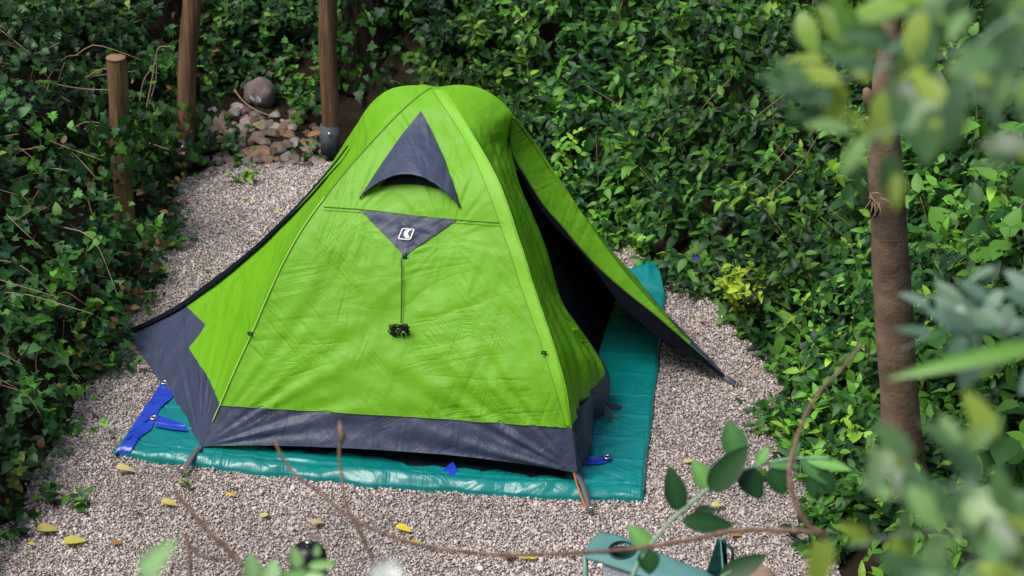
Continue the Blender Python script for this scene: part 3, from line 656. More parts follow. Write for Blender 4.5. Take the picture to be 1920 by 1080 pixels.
def heart_tpl(L):
    out = [(0, 0), (-.10, .22), (.08, .40), (.36, .40), (.68, .25), (1.0, 0)]; dn_ = [(x, -y) for x, y in out[-2:0:-1]]; allp = out + dn_
    vs = [(.35, 0, 0.)] + [(x, y, -.22 * x * x + .16 * abs(y)) for x, y in allp]; n_ = len(allp)
    return np.array(vs) * L, np.array([(0, 1 + k, 1 + (k + 1) % n_) for k in range(n_)])
def frames(dirs, norms):
    x = dirs / np.linalg.norm(dirs, axis=1, keepdims=True); z = norms - (norms * x).sum(1, keepdims=True) * x; z /= (np.linalg.norm(z, axis=1, keepdims=True) + 1e-9)
    y = np.cross(z, x); return np.stack([x, y, z], 2)
def scatter_mesh(name, tpls, pos, Rm, sc_, colr, m, extra=None, parent=None, wvar=True):
    Vs, Fs, Cs, off = [], [], [], 0; ch = rng.integers(0, len(tpls), len(pos))
    for k, (tv, tf) in enumerate(tpls):
        s = np.where(ch == k)[0]
        if len(s) == 0: continue
        scl = np.stack([sc_[s], sc_[s] * (rng.uniform(.75, 1.15, len(s)) if wvar else 1), sc_[s]], 1)
        vv = np.einsum('nij,nvj->nvi', Rm[s], tv[None] * scl[:, None, :]) + pos[s][:, None]
        Vs.append(vv.reshape(-1, 3)); ff = (tf[None] + (np.arange(len(s)) * len(tv))[:, None, None] + off)
        Fs.append(ff.reshape(-1, tf.shape[1])); Cs.append(np.repeat(colr[s], len(tv), 0)); off += len(s) * len(tv)
    if extra is not None:
        ev, ef, ec = extra; Vs.append(ev); Fs.append(ef + off); Cs.append(ec)
    return mesh(name, np.concatenate(Vs), np.concatenate(Fs), m, parent, smooth=True, colors=np.concatenate(Cs))
def tnormal(x, y):
    h = .05; zx = (terrain(x + h, y)[0] - terrain(x - h, y)[0]) / (2 * h); zy = (terrain(x, y + h)[0] - terrain(x, y - h)[0]) / (2 * h)
    n_ = np.stack([-zx, -zy, np.ones_like(zx)], 1); return n_ / np.linalg.norm(n_, axis=1, keepdims=True)
def fn(x, y, f, s=0):
    return np.array([noise.noise(Vector((a * f + s, b * f, s))) for a, b in zip(x, y)])
def in_view(P, mx=420, my=220):
    u, v = project(P); return (u > -mx) & (u < 1920 + mx) & (v > -my) & (v < 1080 + my)
def pal_mix(n_, cols, wts):
    c = np.array(cols)[rng.choice(len(cols), n_, p=np.array(wts) / sum(wts))]; return c * rng.uniform(.75, 1.25, (n_, 1))

def shoots(N, region, hmax, nleaf, leafL, tpls, cols, wts, name, label, cat, m, upb=.55, bright=None, stems=True, stemlen=.16, spread=1.0, mult=None, droop=.35):
    """creeping shoots with opposite leaves: one 'stuff' mesh"""
    N = int(N * 1.27); x = rng.uniform(-4.3, 4.6, N); y = rng.uniform(6.7, 16.6, N)
    z, d_ = terrain(x, y); k = region(x, y, d_, z); P = np.stack([x, y, z], 1); k &= in_view(P)
    k &= ~((np.abs(x + 1.87) < .12) & (y > 10.45) & (y < 10.95)) & ~((np.abs(x + .80) < .13) & (y > 11.9) & (y < 12.5))
    x, y, z, d_ = x[k], y[k], z[k], d_[k]; n_ = len(x); nm = tnormal(x, y)
    lump = fn(x, y, 2.3, 4) * .5 + fn(x, y, 6, 9) * .5
    hh = hmax * np.clip(.5 + .9 * lump + rng.uniform(-.3, .35, n_), .02, 1.3) * sstep(-.12, .25, d_)
    P = np.stack([x, y, z], 1) + nm * hh[:, None] * .55 + np.array([0, 0, 1]) * (hh * .5)[:, None]
    base = np.stack([x, y, z], 1)
    # shoot direction: outward from the bank, downhill, with scatter
    sd_ = nm * .6 + np.array([0, -.25, .25]) + rng.normal(0, .55, (n_, 3)); sd_ /= np.linalg.norm(sd_, axis=1, keepdims=True)
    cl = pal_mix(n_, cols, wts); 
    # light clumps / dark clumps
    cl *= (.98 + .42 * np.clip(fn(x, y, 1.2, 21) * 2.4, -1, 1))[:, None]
    pos, dr, nrm, scl, col = [], [], [], [], []
    ph = rng.uniform(0, 2 * math.pi, n_)
    npair = nleaf // 2
    for j in range(npair):
        f = j / max(npair - 1, 1); pc_ = P + sd_ * (stemlen * (f - .5))[..., None] if np.ndim(f) else P + sd_ * stemlen * (f - .5)
        for sgn in (0, math.pi):
            a_ = ph + j * 1.57 + sgn + rng.normal(0, .25, n_)
            ax1 = np.cross(sd_, [0, 0, 1.]); ax1 /= (np.linalg.norm(ax1, axis=1, keepdims=True) + 1e-9); ax2 = np.cross(sd_, ax1)
            dd_ = ax1 * np.cos(a_)[:, None] + ax2 * np.sin(a_)[:, None] + sd_ * (.35 + .5 * f) + rng.normal(0, .15, (n_, 3))
            dd_[:, 2] -= droop * rng.uniform(0, 1, n_)
            nr = np.array([0, -.22, upb + .4]) + nm * .35 + rng.normal(0, .38, (n_, 3))
            pos.append(pc_); dr.append(dd_); nrm.append(nr); scl.append(leafL * rng.uniform(.6, 1.15, n_) * (1 - .35 * f)); 
            col.append(cl * (1 + .25 * f) * rng.uniform(.85, 1.15, (n_, 1)))
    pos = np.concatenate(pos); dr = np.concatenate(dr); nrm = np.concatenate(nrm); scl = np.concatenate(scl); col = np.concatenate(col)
    extra = None
    if stems:
        q0 = base * .35 + (P - sd_ * stemlen * .5) * .65; q1 = P + sd_ * stemlen * .5; wv = np.cross(q1 - q0, [0, 1., .3]); wv /= (np.linalg.norm(wv, axis=1, keepdims=True) + 1e-9); wv *= .0018
        ev = np.stack([q0 - wv, q0 + wv, q1 + wv * .6, q1 - wv * .6], 1).reshape(-1, 3)
        base_i = (np.arange(n_) * 4)[:, None]
        ef = base_i + (np.array([[0, 1, 2, 3]]) if tpls[0][1].shape[1] == 4 else np.array([[0, 1, 2]]))
        extra = (ev, ef, np.repeat(np.clip(cl * [1.3, 1.0, .7], 0, .5), 4, 0))
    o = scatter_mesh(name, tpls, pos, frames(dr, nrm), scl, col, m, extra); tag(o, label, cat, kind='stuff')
    print(name, n_, len(pos)); return o

LT1 = [leaf_tpl(1, .52, 4, .28, c_, ) for c_ in (.1, .3, .5)]
LT2 = [leaf_tpl(1, .70, 5, .22, c_) for c_ in (.15, .35)]
IV = [ivy_tpl(1.0), ivy_tpl(.8), heart_tpl(.9), heart_tpl(.7)]
dk, md, br, yl = (.010, .038, .012), (.024, .086, .014), (.070, .195, .020), (.17, .32, .030)
right_reg = lambda x, y, d_, z: (d_ > -.06 + .07 * np.sin(x * 9 + y * 7)) & (x > -.75 + .15 * np.sin(y * 3)) & ~((y > 11.4) & (x < -.45) & (z < .5)) & (y > 8.1)
shoots(25000, right_reg, .27, 8, .088, LT1, [dk, md, br, yl], [.28, .42, .26, .04], 'periwinkle_cover', 'glossy dark green trailing periwinkle blanketing the right and rear bank', 'ground cover', M['leaf'])
nearr = lambda x, y, d_, z: (d_ > .02) & (x > .9) & (x < 2.3) & (y > 7.2) & (y < 10.6)
shoots(12000, nearr, .20, 6, .085, LT1, [md, br, yl], [.30, .58, .12], 'young_undergrowth', 'bright green young leafy shoots edging the gravel on the right', 'undergrowth', M['leaf'], upb=.7)
bigl = lambda x, y, d_, z: (d_ > .45) & (x > 1.55) & (y < 12.5) & (y > 7.5)
shoots(2600, bigl, .34, 6, .15, LT2, [md, br, dk], [.5, .35, .15], 'broad_leaved_plants', 'broad green heart shaped leaves on the slope right of the slim trunk', 'ground cover', M['leaf'], upb=.6, stemlen=.2)
left_reg = lambda x, y, d_, z: (d_ > -.08 + .06 * np.sin(x * 8 + y * 9)) & (x < -1.0) & ~((x > -1.72) & (y > 11.3) & (z < .38)) & (y < 12.4)
shoots(15000, left_reg, .30, 8, .070, IV, [dk, md, (.045, .12, .035), br, (.16, .20, .03)], [.34, .36, .20, .08, .02], 'ivy_cover', 'lobed dark green ivy blanketing the left bank', 'ivy', M['ivy'], upb=.45, stemlen=.18)
back_reg = lambda x, y, d_, z: (x < -.3) & (y > 12.0) & ((y > 12.72 + .12 * np.sin(x * 9)) | (x < -1.75) | ((x > -.62) & (y > 12.2))) & (d_ > .2)
shoots(19000, back_reg, .26, 8, .066, IV + [ivy_tpl(.85)], [dk, md, (.05, .13, .03), br], [.30, .36, .26, .08], 'hillside_ivy', 'sunlit ivy covering the hillside behind the wooden posts', 'ivy', M['ivy'], upb=.6)
# sparse creepers round the stones and over the path edge
edge_reg = lambda x, y, d_, z: (np.abs(d_ - .0) < .14) & (rng.uniform(0, 1, len(x)) < .5) & (z < .4) & (y > 8)
shoots(3500, edge_reg, .07, 6, .05, IV, [md, br, (.05, .13, .03)], [.5, .3, .2], 'trailing_ivy', 'short trailing ivy shoots creeping over the gravel edge', 'ivy', M['ivy'], stemlen=.12)
rk_reg = lambda x, y, d_, z: (x > -1.75) & (x < -.4) & (y > 11.85) & (y < 13.3) & (rng.uniform(0, 1, len(x)) < .35 + .6 * (y > 12.45)) & ~((np.abs(x + 1.27) < .12) & (y < 12.45))
shoots(30000, rk_reg, .12, 6, .062, IV, [md, br, dk], [.5, .2, .3], 'stone_heap_ivy', 'loose ivy sprigs growing among the heaped stones', 'ivy', M['ivy'], stemlen=.12)
# dry brown leaves in the ivy
x = rng.uniform(-3.2, -.4, 3000); y = rng.uniform(8, 13.6, 3000); z, d_ = terrain(x, y); wgt = np.exp(-((x + 1.75) / .35) ** 2) * (.4 + .6 * (y > 9.5)) + .05; k = (d_ > -.03) & (rng.uniform(0, 1, 3000) < wgt * .6)
x, y, z = x[k], y[k], z[k]; n_ = len(x); nm = tnormal(x, y)
o = scatter_mesh('dry_leaf_litter', LT2, np.stack([x, y, z], 1) + nm * rng.uniform(.02, .24, n_)[:, None], frames(rng.normal(0, 1, (n_, 3)), np.array([0, -.3, 1]) + rng.normal(0, .6, (n_, 3))), rng.uniform(.025, .048, n_), pal_mix(n_, [(.12, .055, .025), (.19, .10, .05), (.08, .035, .02), (.32, .20, .09)], [4, 3, 2, 1]), M['dry'])
tag(o, 'curled brown dead leaves caught in the ivy', 'leaf litter', kind='stuff')

parts = []
for k in range(150):
    x0 = random.gauss(-2.2, .2) if k % 3 else random.uniform(-3.4, -2.0); y0 = random.uniform(8.6, 11.6); z0 = float(terrain(x0, y0)[0][0]); a_ = random.uniform(0, 6.283); L = random.uniform(.12, .5)
    p = np.array([x0, y0, z0 + random.uniform(.08, .30)]); d0 = np.array([math.cos(a_), math.sin(a_) * .5 - .3, random.uniform(-.5, .6)]); d1 = d0 + np.array([random.uniform(-.8, .8), -.2, random.uniform(-.9, .3)])
    parts.append(tube(spline([p, p + d0 * L * .4, p + d0 * L * .4 + d1 * L * .5], 8), [.0026, .0026, .0024, .0022, .002, .0018, .0015, .001], 4, False))
v_, f_ = join(parts); tag(mesh('dead_stems', v_, f_, M['drystem']), 'tangle of thin dead stems showing through the left ivy', 'dead stems', kind='stuff')
n_ = 900; x = rng.uniform(-2.2, 1.6, n_); y = rng.uniform(7.8, 12.0, n_); d_ = poly_sd(x, y, POLY); k = (d_ < 0) & (poly_sd(x, y, TARP) > .02) & (rng.uniform(0, 1, n_) < .12 + .9 * np.exp(-(d_ / .10) ** 2)); x, y = x[k], y[k]; n_ = len(x)
o = scatter_mesh('plant_litter', LT1, np.stack([x, y, np.full(n_, .02)], 1), frames(np.stack([rng.normal(0, 1, n_), rng.normal(0, 1, n_), np.zeros(n_)], 1), np.array([0, 0, 1.]) + rng.normal(0, .25, (n_, 3))), rng.uniform(.012, .04, n_), pal_mix(n_, [(.14, .07, .03), (.30, .20, .10), (.08, .05, .03), (.40, .32, .12)], [4, 3, 3, 1]), M['dry'])
tag(o, 'small scraps of dead leaf scattered over the gravel edges', 'leaf litter', kind='stuff')

# ------------------------------------------------------------------ posts
def wooden_post(base, top, rad, label, socket=True, capped=True):
    base, top = np.array(base), np.array(top)
    o = empty('wooden_post', tuple(base), label, 'post')
    n_ = 24; pts = [base * (1 - f) + top * f + np.array([.004 * math.sin(f * 9), .004 * math.cos(f * 7), 0]) for f in np.linspace(0, 1, n_)]
    v_, f_ = tube(pts, [rad * (1 + .02 * math.sin(k * 1.3)) for k in range(n_)], 24); 
    s = mesh('shaft', v_, f_[:-1], M['wood'], o)
    ax = (top - base) / np.linalg.norm(top - base)
    v_, f_ = tube([top - ax * .001, top + ax * .003], [rad * 1.0, rad * .93], 24); mesh('cut_top', v_, f_, M['woodend'], o)
    if socket:
        v_, f_ = tube([base - ax * .05, base + ax * .10], rad * 1.07, 24); zs = mesh('steel_socket', v_, f_, M['zinc'], o)
        v_, f_ = tube([base + ax * .07 - np.array([0, rad * 1.1, 0]), base + ax * .07 - np.array([0, rad * 1.3, 0])], .009, 8); mesh('bolt', v_, f_, M['metal'], zs)
    return o
b1 = G(238, 490, -.06); t1 = V(217, 108, b1, b1 + np.array([1., 0, 0])); wooden_post(b1, t1, .046, 'short round timber post with sawn flat top wrapped in ivy', socket=False)
b2 = G(344, 292, .08); t2 = V(362, -60, b2, b2 + np.array([1., 0, 0])); wooden_post(b2, t2, .047, 'tall round timber post in the ivy, left of the stone heap')
b3 = G(619, 268, .08); t3 = V(613, -60, b3, b3 + np.array([1., 0, 0])); wooden_post(b3, t3, .045, 'tall round timber post in a steel socket, right of the stone heap')
# ivy climbing on the short post and second post
def climb(base, top, n_, r0, name, label, zlo=0, zhi=1, big=.06):
    f = rng.uniform(zlo, zhi, n_); a_ = rng.uniform(0, 2 * math.pi, n_); r_2 = r0 * rng.uniform(.7, 1.9, n_)
    dn = np.stack([np.cos(a_), np.sin(a_), np.zeros(n_)], 1)
    P = base[None] * (1 - f[:, None]) + top[None] * f[:, None] + dn * r_2[:, None]
    o = scatter_mesh(name, IV, P, frames(np.stack([rng.normal(0, .6, n_), rng.normal(0, .6, n_), -np.ones(n_)], 1), dn * .8 + np.array([0, -.2, .5]) + rng.normal(0, .35, (n_, 3))), big * rng.uniform(.6, 1.15, n_), pal_mix(n_, [md, dk, (.05, .13, .035), br], [4, 3, 2, 1]), M['ivy'])
    tag(o, label, 'ivy', kind='stuff')
climb(b1, t1, 170, .10, 'climbing_ivy', 'ivy wrapped round the short flat topped post', .42, .78)
climb(b1 + np.array([-.24, .08, 0]), t1 + np.array([-.24, .08, -.35]), 380, .18, 'ivy_mound', 'bushy ivy mound leaning on the short post', .0, 1.)
climb(b2, t2, 150, .10, 'climbing_ivy', 'ivy climbing the foot of the tall post beside the stone heap', -.03, .35)

# ------------------------------------------------------------------ trees
def tree_trunk(name, label, pts, rads, m, bumps=None, seg=28, amp=.06):
    pts = spline(pts, 60); rd = np.interp(np.linspace(0, 1, 60), np.linspace(0, 1, len(rads)), rads)
    v_, f_ = tube(pts, list(rd), seg); v_ = np.array(v_)
    for k in range(60 * seg):
        c0 = pts[k // seg]; d0 = v_[k] - c0; v_[k] = c0 + d0 * (1 + amp * noise.fractal(Vector((v_[k][0] * 9, v_[k][1] * 9, v_[k][2] * 5)), 1, 2, 3))
    o = empty(name, tuple(pts[0]), label, 'tree'); tr = mesh('trunk', v_, f_, m, o); return o, tr, pts
tb0 = G(1712, 905, .30); yb = tb0[1]
slim, _, sp_ = tree_trunk('slim_tree', 'slim brown tree trunk with a broken knot, standing in the right bank', [YP(1722, 960, yb), YP(1695, 840, yb), YP(1683, 700, yb), YP(1672, 520, yb), YP(1664, 380, yb), YP(1658, 250, yb + .02), YP(1662, 120, yb + .05), YP(1680, -30, yb + .1), YP(1700, -140, yb + .15)],
                          [.086, .072, .069, .068, .066, .060, .047, .032, .026], M['bark'])
# broken stub with splinters
c0 = YP(1632, 385, yb - .03)
v_, f_ = tube(spline([YP(1655, 400, yb), YP(1640, 390, yb - .04), YP(1626, 372, yb - .05), YP(1618, 350, yb - .05)], 10), [.05, .042, .03, .018, .016, .018, .014, .012, .010, .004], 12)
v_ = [np.array(p) + .008 * np.array(noise.noise_vector(Vector(p) * 40)) for p in v_]; mesh('broken_stub', v_, f_, M['stub'], slim)
parts = []
for k in range(9):
    a_ = YP(1640 + random.uniform(-12, 12), 372 + random.uniform(-10, 10), yb - .08); b_ = a_ + np.array([random.uniform(-.04, .05), -.03, random.uniform(-.07, .03)]); parts.append(tube([a_, (a_ + b_) / 2 + [.004, 0, .003], b_], [.003, .0025, .001], 5))
v_, f_ = join(parts); mesh('splinters', v_, f_, M['drystem'], slim)
v_, f_ = tube([YP(1640, 205, yb - .02), YP(1628, 182, yb - .04), YP(1624, 168, yb - .05)], [.035, .022, .012], 10); mesh('branch_scar', v_, f_, M['bark'], slim)
# dark shaggy trunk at the rear
db = V(697, 214, (0, 12.55), (1, 12.55)); db[2] = float(terrain(db[0], db[1])[0][0]) - .1
dark, _, dp_ = tree_trunk('shaggy_tree', 'dark shaggy tree trunk behind the crown of the tent', [db, YP(697, 160, 12.55), YP(694, 60, 12.55), YP(693, -80, 12.55), YP(693, -260, 12.55)], [.17, .13, .125, .125, .12], M['barkdark'], amp=.16)
climb(db, dp_[30], 260, .16, 'climbing_ivy', 'ivy scrambling up the foot of the dark shaggy trunk', .0, .9, .07)
parts = []
for k in range(260):
    f = random.uniform(.1, .98); p = dp_[int(f * 59)]; a_ = random.uniform(0, 6.28); d0 = np.array([math.cos(a_), math.sin(a_), 0]); q0 = p + d0 * .12; parts.append(tube([q0, q0 + d0 * .03 + [0, 0, -.06], q0 + d0 * random.uniform(.02, .07) + [random.uniform(-.03, .03), 0, -random.uniform(.1, .2)]], [.003, .0025, .001], 4, False))
v_, f_ = join(parts); mesh('bark_fibres', v_, f_, M['barkdark'], dark)

# ------------------------------------------------------------------ stones
def rock_mesh(r3, seed, flat=.0, sub=3):
    import bmesh
    bm_ = bmesh.new(); bmesh.ops.create_icosphere(bm_, subdivisions=sub, radius=1)
    vs = []
    for v in bm_.verts:
        p = v.co.copy(); n1 = noise.noise(p * 1.1 + Vector((seed, 0, 0))); n2 = noise.noise(p * 2.6 + Vector((0, seed, 0)))
        f = 1 + (.34 * n1 + .16 * n2) * (1 if flat else .6)
        q2 = p * f
        if flat: 
            for ax in (Vector((.3, .2, .93)), Vector((-.7, .4, .5)), Vector((.6, -.6, .4)), Vector((-.2, -.8, .5)), Vector((.9, .3, -.1))):
                ax = (ax + Vector((math.sin(seed), math.cos(seed * 2), 0)) * .3).normalized(); h = q2.dot(ax) - flat * .92
                if h > 0: q2 -= ax * h * .93
        vs.append((q2.x * r3[0], q2.y * r3[1], q2.z * r3[2]))
    fs = [tuple(v.index for v in f.verts) for f in bm_.faces]; bm_.free(); return np.array(vs), fs
def rock(name, u, v, wpx, hpx, rot, colr, label, seed, flat=.75, group=None, cat='stone', zoff=0.):
    # find the ground point of the rock's foot on the terrain
    p = None
    d_ = ray(u, v + hpx * .3); tt = 9.
    while tt < 20:
        q2 = CAMP + d_ * tt
        if q2[2] <= terrain(q2[0], q2[1])[0][0]: break
        tt += .02
    p = CAMP + d_ * tt; s = F / tt; rx = wpx / 2 / s; rz = hpx / 2 / s
    r3 = (rx * 1.08, min(rx, rz) * 1.1, rz * .98)
    vs, fs = rock_mesh(r3, seed, flat); cr, sr = math.cos(rot), math.sin(rot)
    vs = vs @ np.array([[cr, 0, -sr], [0, 1, 0], [sr, 0, cr]])
    c0 = np.array([p[0], p[1], p[2] + rz * .55 + zoff]); vs = vs + c0
    cl = np.tile(np.array(colr) * .78, (len(vs), 1))
    o = mesh(name, vs - c0, fs, M['rock'], None, smooth=flat == 0 or flat > 1, colors=cl); o.location = c0; tag(o, label, cat, group); return o
boul = rock('boulder', 488, 172, 56, 60, .1, (.20, .155, .14), 'round brownish boulder with a painted white highlight, on top of the stone heap', 3.3, flat=0, cat='boulder')
# bright highlight on the boulder, painted as a pale patch
bc = boul.location; pv = [];
for k in range(18):
    a_ = k / 18 * 6.283; rr_ = .022 * (1 + .5 * math.sin(a_ * 3) + .25 * math.cos(a_ * 5)); pv.append((rr_ * math.cos(a_), rr_ * 1.6 * math.sin(a_)))
bb = BVHTree.FromPolygons([Vector(v.co) + bc for v in boul.data.vertices], [tuple(p.vertices) for p in boul.data.polygons])
cen = np.array(bc) + np.array([-.012, -.2, -.02]); vs = []
def onB(x_, z_): 
    h = bb.ray_cast(Vector((bc.x - .015 + x_, bc.y - 1, bc.z - .015 + z_)), Vector((0, 1, 0))); return np.array(h[0]) + [0, -.002, 0] if h[0] else np.array(bc)
vs = [onB(0, 0)] + [onB(a_ * .5, b_ * .5) for a_, b_ in pv] + [onB(a_, b_) for a_, b_ in pv]; n_ = 18
fs = [(0, 1 + k, 1 + (k + 1) % n_) for k in range(n_)] + [(1 + k, 1 + n_ + k, 1 + n_ + (k + 1) % n_, 1 + (k + 1) % n_) for k in range(n_)]
pm = mesh('highlight_patch', np.array(vs), fs, mat('painted highlight', (.55, .54, .56), .9, colvar=(40, .5, 1.2, ONE)), None)
pm.parent = boul; pm.matrix_parent_inverse = Matrix.Translation(-bc)
RK = [(450, 200, 38, 24, .2, (.40, .34, .33), 'pale grey stone beside the round boulder'), (464, 224, 26, 24, .0, (.44, .35, .33), 'small square pinkish stone below the boulder'),
      (478, 282, 66, 30, -.12, (.40, .24, .15), 'long flat reddish brown slab in the middle of the stone heap'), (482, 256, 40, 22, .1, (.30, .20, .17), 'rounded brown stone lying on the long reddish slab'),
      (522, 274, 36, 26, -.2, (.28, .19, .14), 'brown wedge stone right of the long slab'), (555, 264, 26, 24, 0, (.36, .34, .33), 'round grey cobble at the right of the stone heap'),
      (580, 272, 34, 30, .3, (.30, .23, .19), 'large brownish stone next to the steel socket'), (586, 250, 36, 14, -.3, (.45, .22, .10), 'thin orange brown slab leaning near the right post'),
      (492, 233, 34, 22, .1, (.36, .32, .16), 'yellowish flat stone below the boulder'), (410, 300, 22, 22, 0, (.30, .29, .28), 'small grey cobble at the front left foot of the heap'),
      (434, 308, 30, 14, .1, (.38, .27, .18), 'flat tan stone at the front foot of the heap'), (398, 316, 16, 22, .3, (.30, .22, .18), 'upright brown stone at the left foot of the heap'),
      (400, 205, 20, 12, 0, (.46, .44, .42), 'small whitish stone in the ivy left of the boulder'), (520, 236, 34, 20, .2, (.42, .37, .33), 'pale stone behind the brown wedge stone'),
      (494, 296, 44, 14, .1, (.36, .24, .17), 'thin brown slab tucked under the long reddish slab'), (556, 296, 30, 24, .4, (.26, .19, .15), 'dark brown stone at the front right foot of the heap'),
      (440, 246, 28, 22, 0, (.32, .28, .27), 'grey stone at the left of the stone heap'), (548, 238, 22, 18, .2, (.40, .32, .26), 'tan cobble behind the round grey cobble'),
      (610, 290, 22, 20, .2, (.28, .24, .20), 'dull stone at the foot of the right tall post')]
for k, (u, v, a_, b_, r0, c0, lb) in enumerate(RK): rock('heap_stone', u, v, a_, b_, r0, c0, lb, k * 1.7 + .3, .62 + .02 * (k % 5), 'stones of the heap')
small = [(random.uniform(385, 610), random.uniform(205, 312)) for _ in range(120)]
pal2 = [(.22, .17, .14), (.30, .24, .20), (.16, .11, .09), (.30, .17, .10), (.33, .30, .28)]
for k, (u, v) in enumerate(small):
    s = random.uniform(9, 24); rock('heap_stone', u, v, s * 1.3, s * .92, random.uniform(-.4, .4), pal2[k % 5], 'small rubble stone filling gaps in the stone heap', k * .9 + 50, .6 + .03 * (k % 6), 'small rubble of the heap')
for (u, v, s, lb) in [(1378, 508, 0, ''), (1420, 700, 16, 'small brown stone by the right plants'), (1540, 555, 0, ''), (1265, 663, 12, 'little reddish stone under the open flap'), (1425, 1088, 44, 'brown rough stone beside the camping chair')]:
    if s: 
        p = G(u, v); r0 = s / 2 / 450; vs, fs = rock_mesh((r0 * 1.3, r0, r0 * .6), u * .1, .7); o = mesh('stone', vs, fs, M['rock'], None, smooth=False, colors=np.tile(np.array((.30, .20, .14)), (len(vs), 1))); o.location = p + [0, 0, r0 * .3]; tag(o, lb, 'stone')

# ------------------------------------------------------------------ fallen leaves on the gravel
def fallen(u, v, L, rot, colr, label, curl=.25, W=.55, group=None):
    tv, tf = leaf_tpl(L, L * W, 8, .18, curl); n_ = len(tv); p = G(u, v, .018)
    c0, s0 = math.cos(rot), math.sin(rot); tv = tv - [L / 2, 0, 0]; tv = tv @ np.array([[c0, s0, 0], [-s0, c0, 0], [0, 0, 1]]); tv[:, 2] -= tv[:, 2].min()
    o = mesh('fallen_leaf', tv, tf, M['dry'], None, colors=np.tile(np.array(colr), (n_, 1))); o.location = p; tag(o, label, 'leaf', group); return o
ylw, pal_, brn, grn = (.62, .52, .06), (.62, .52, .22), (.30, .13, .04), (.20, .30, .05)
FLV = [(235, 885, .075, .05, pal_, 'pale yellow leaf lying in front of the blue tarp corner'), (90, 997, .085, .25, (.50, .42, .12), 'large dull yellow leaf near the left edge, beside two smaller ones'), (141, 1017, .09, .3, (.50, .50, .08), 'large yellow green leaf right of the dull yellow one'),
       (318, 948, .07, -.1, (.60, .50, .12), 'yellow leaf with a raised stalk in front of the tent corner'), (433, 930, .04, .3, (.80, .50, .02), 'small bright orange yellow leaf on the gravel'), (496, 968, .05, 1.2, pal_, 'pale cream leaf on the gravel below the orange one'),
       (596, 983, .06, .4, (.55, .42, .20), 'tan curled leaf above the black canister'), (757, 995, .065, -.35, (.72, .60, .04), 'bright yellow leaf in the middle of the front gravel'), (778, 1018, .04, -.2, (.60, .38, .04), 'small amber leaf just below the bright yellow one'),
       (985, 1046, .05, .1, (.65, .55, .15), 'yellow leaf left of the camping chair, one of a touching pair'), (1001, 1047, .045, 1.0, (.68, .55, .10), 'right leaf of the touching yellow pair'), (955, 1046, .06, .3, brn, 'brown curled leaf left of the yellow pair'),
       (1292, 866, .055, .5, (.62, .48, .22), 'cream leaf on the gravel right of the tarp'), (1346, 952, .06, .6, (.62, .60, .16), 'pale yellow leaf between the green sprig leaves'), (1380, 1005, .05, .3, (.50, .25, .08), 'orange brown leaf behind the camping chair'),
       (95, 935, .045, .2, pal_, 'small pale leaf at the edge of the ivy'), (70, 935, .05, .0, grn, 'green leaf at the edge of the ivy'), (220, 1020, .045, .5, (.36, .18, .05), 'brown yellow leaf between the large yellow leaves and the twigs'),
       (60, 1022, .03, .1, ylw, 'tiny yellow leaf at the far left'), (1240, 600, .03, .1, (.7, .42, .02), 'tiny orange leaf beside the rear tarp edge'), (1265, 652, .05, .6, (.36, .14, .06), 'reddish dead leaf in the shade of the flap'),
       (1270, 880, .03, 0, (.45, .36, .16), 'small tan leaf under the cream leaf'), (460, 372, .035, .5, ylw, 'tiny yellow leaf on the rear gravel'), (523, 395, .03, .5, ylw, 'tiny yellow leaf beside the left ridge of the tent'),
       (330, 395, .05, .9, (.75, .55, .02), 'bright yellow leaf where ivy meets the rear gravel'), (390, 510, .045, -.4, (.06, .16, .03), 'green leaf lying beside the left vestibule'), (562, 863, .025, .3, (.6, .5, .05), 'tiny yellow leaf stuck under the front skirt'),
       (1315, 603, .035, .2, (.62, .40, .15), 'small orange leaf on the gravel beyond the flap'), (1308, 622, .03, .6, (.60, .42, .18), 'pale tan leaf just below the small orange one')]
for (u, v, L, r0, c0, lb) in FLV: fallen(u, v, L, r0, c0, lb, curl=random.uniform(.05, .35), W=random.uniform(.5, .75))

# ------------------------------------------------------------------ little plants
def sprig(name, base, n_, L, cols, wts, label, cat, hgt=.15, spread=.12, tpl=None, m='leaf', group=None, upright=.5, stemm='leafstem'):
    base = np.array(base); o = empty(name, tuple(base), label, cat, group)
    f = rng.uniform(.1, 1, n_); a_ = rng.uniform(0, 6.283, n_); ns_2 = max(3, n_ // 7); st = rng.integers(0, ns_2, n_); sa = rng.uniform(0, 6.283, ns_2); sl_ = rng.uniform(.3, 1, ns_2) * spread
    P = base + np.stack([np.cos(sa[st]) * sl_[st] * f, np.sin(sa[st]) * sl_[st] * f, hgt * f], 1)
    dr = np.stack([np.cos(a_), np.sin(a_), rng.uniform(-.2, .6, n_) + upright * .3], 1)
    lv = scatter_mesh('leaves', tpl or LT1, P, frames(dr, np.array([0, -.2, 1.]) + rng.normal(0, .3, (n_, 3))), L * rng.uniform(.6, 1.1, n_), pal_mix(n_, cols, wts), M[m], parent=o)
    parts = [tube([base, base + np.array([math.cos(sa[k]) * sl_[k] * .5, math.sin(sa[k]) * sl_[k] * .5, hgt * .6]), base + np.array([math.cos(sa[k]) * sl_[k], math.sin(sa[k]) * sl_[k], hgt])], [.003, .0025, .0015], 5) for k in range(ns_2)]
    v_, f_ = join(parts); mesh('stems', v_, f_, M['greenstem'], o); return o
M['greenstem'] = mat('green stem', (.10, .20, .05), .6, trans=.0)
sprig('golden_shrub', G(1398, 606), 150, .060, [(.34, .46, .03), (.28, .42, .03), (.18, .34, .03)], [5, 3, 2], 'small bright yellow green shrub at the right edge of the gravel', 'shrub', .26, .20)
sprig('golden_shrub', G(1430, 560, .05), 60, .055, [(.45, .60, .02), (.28, .45, .03)], [3, 2], 'paler yellow green shoots just behind the bright shrub', 'shrub', .16, .15)
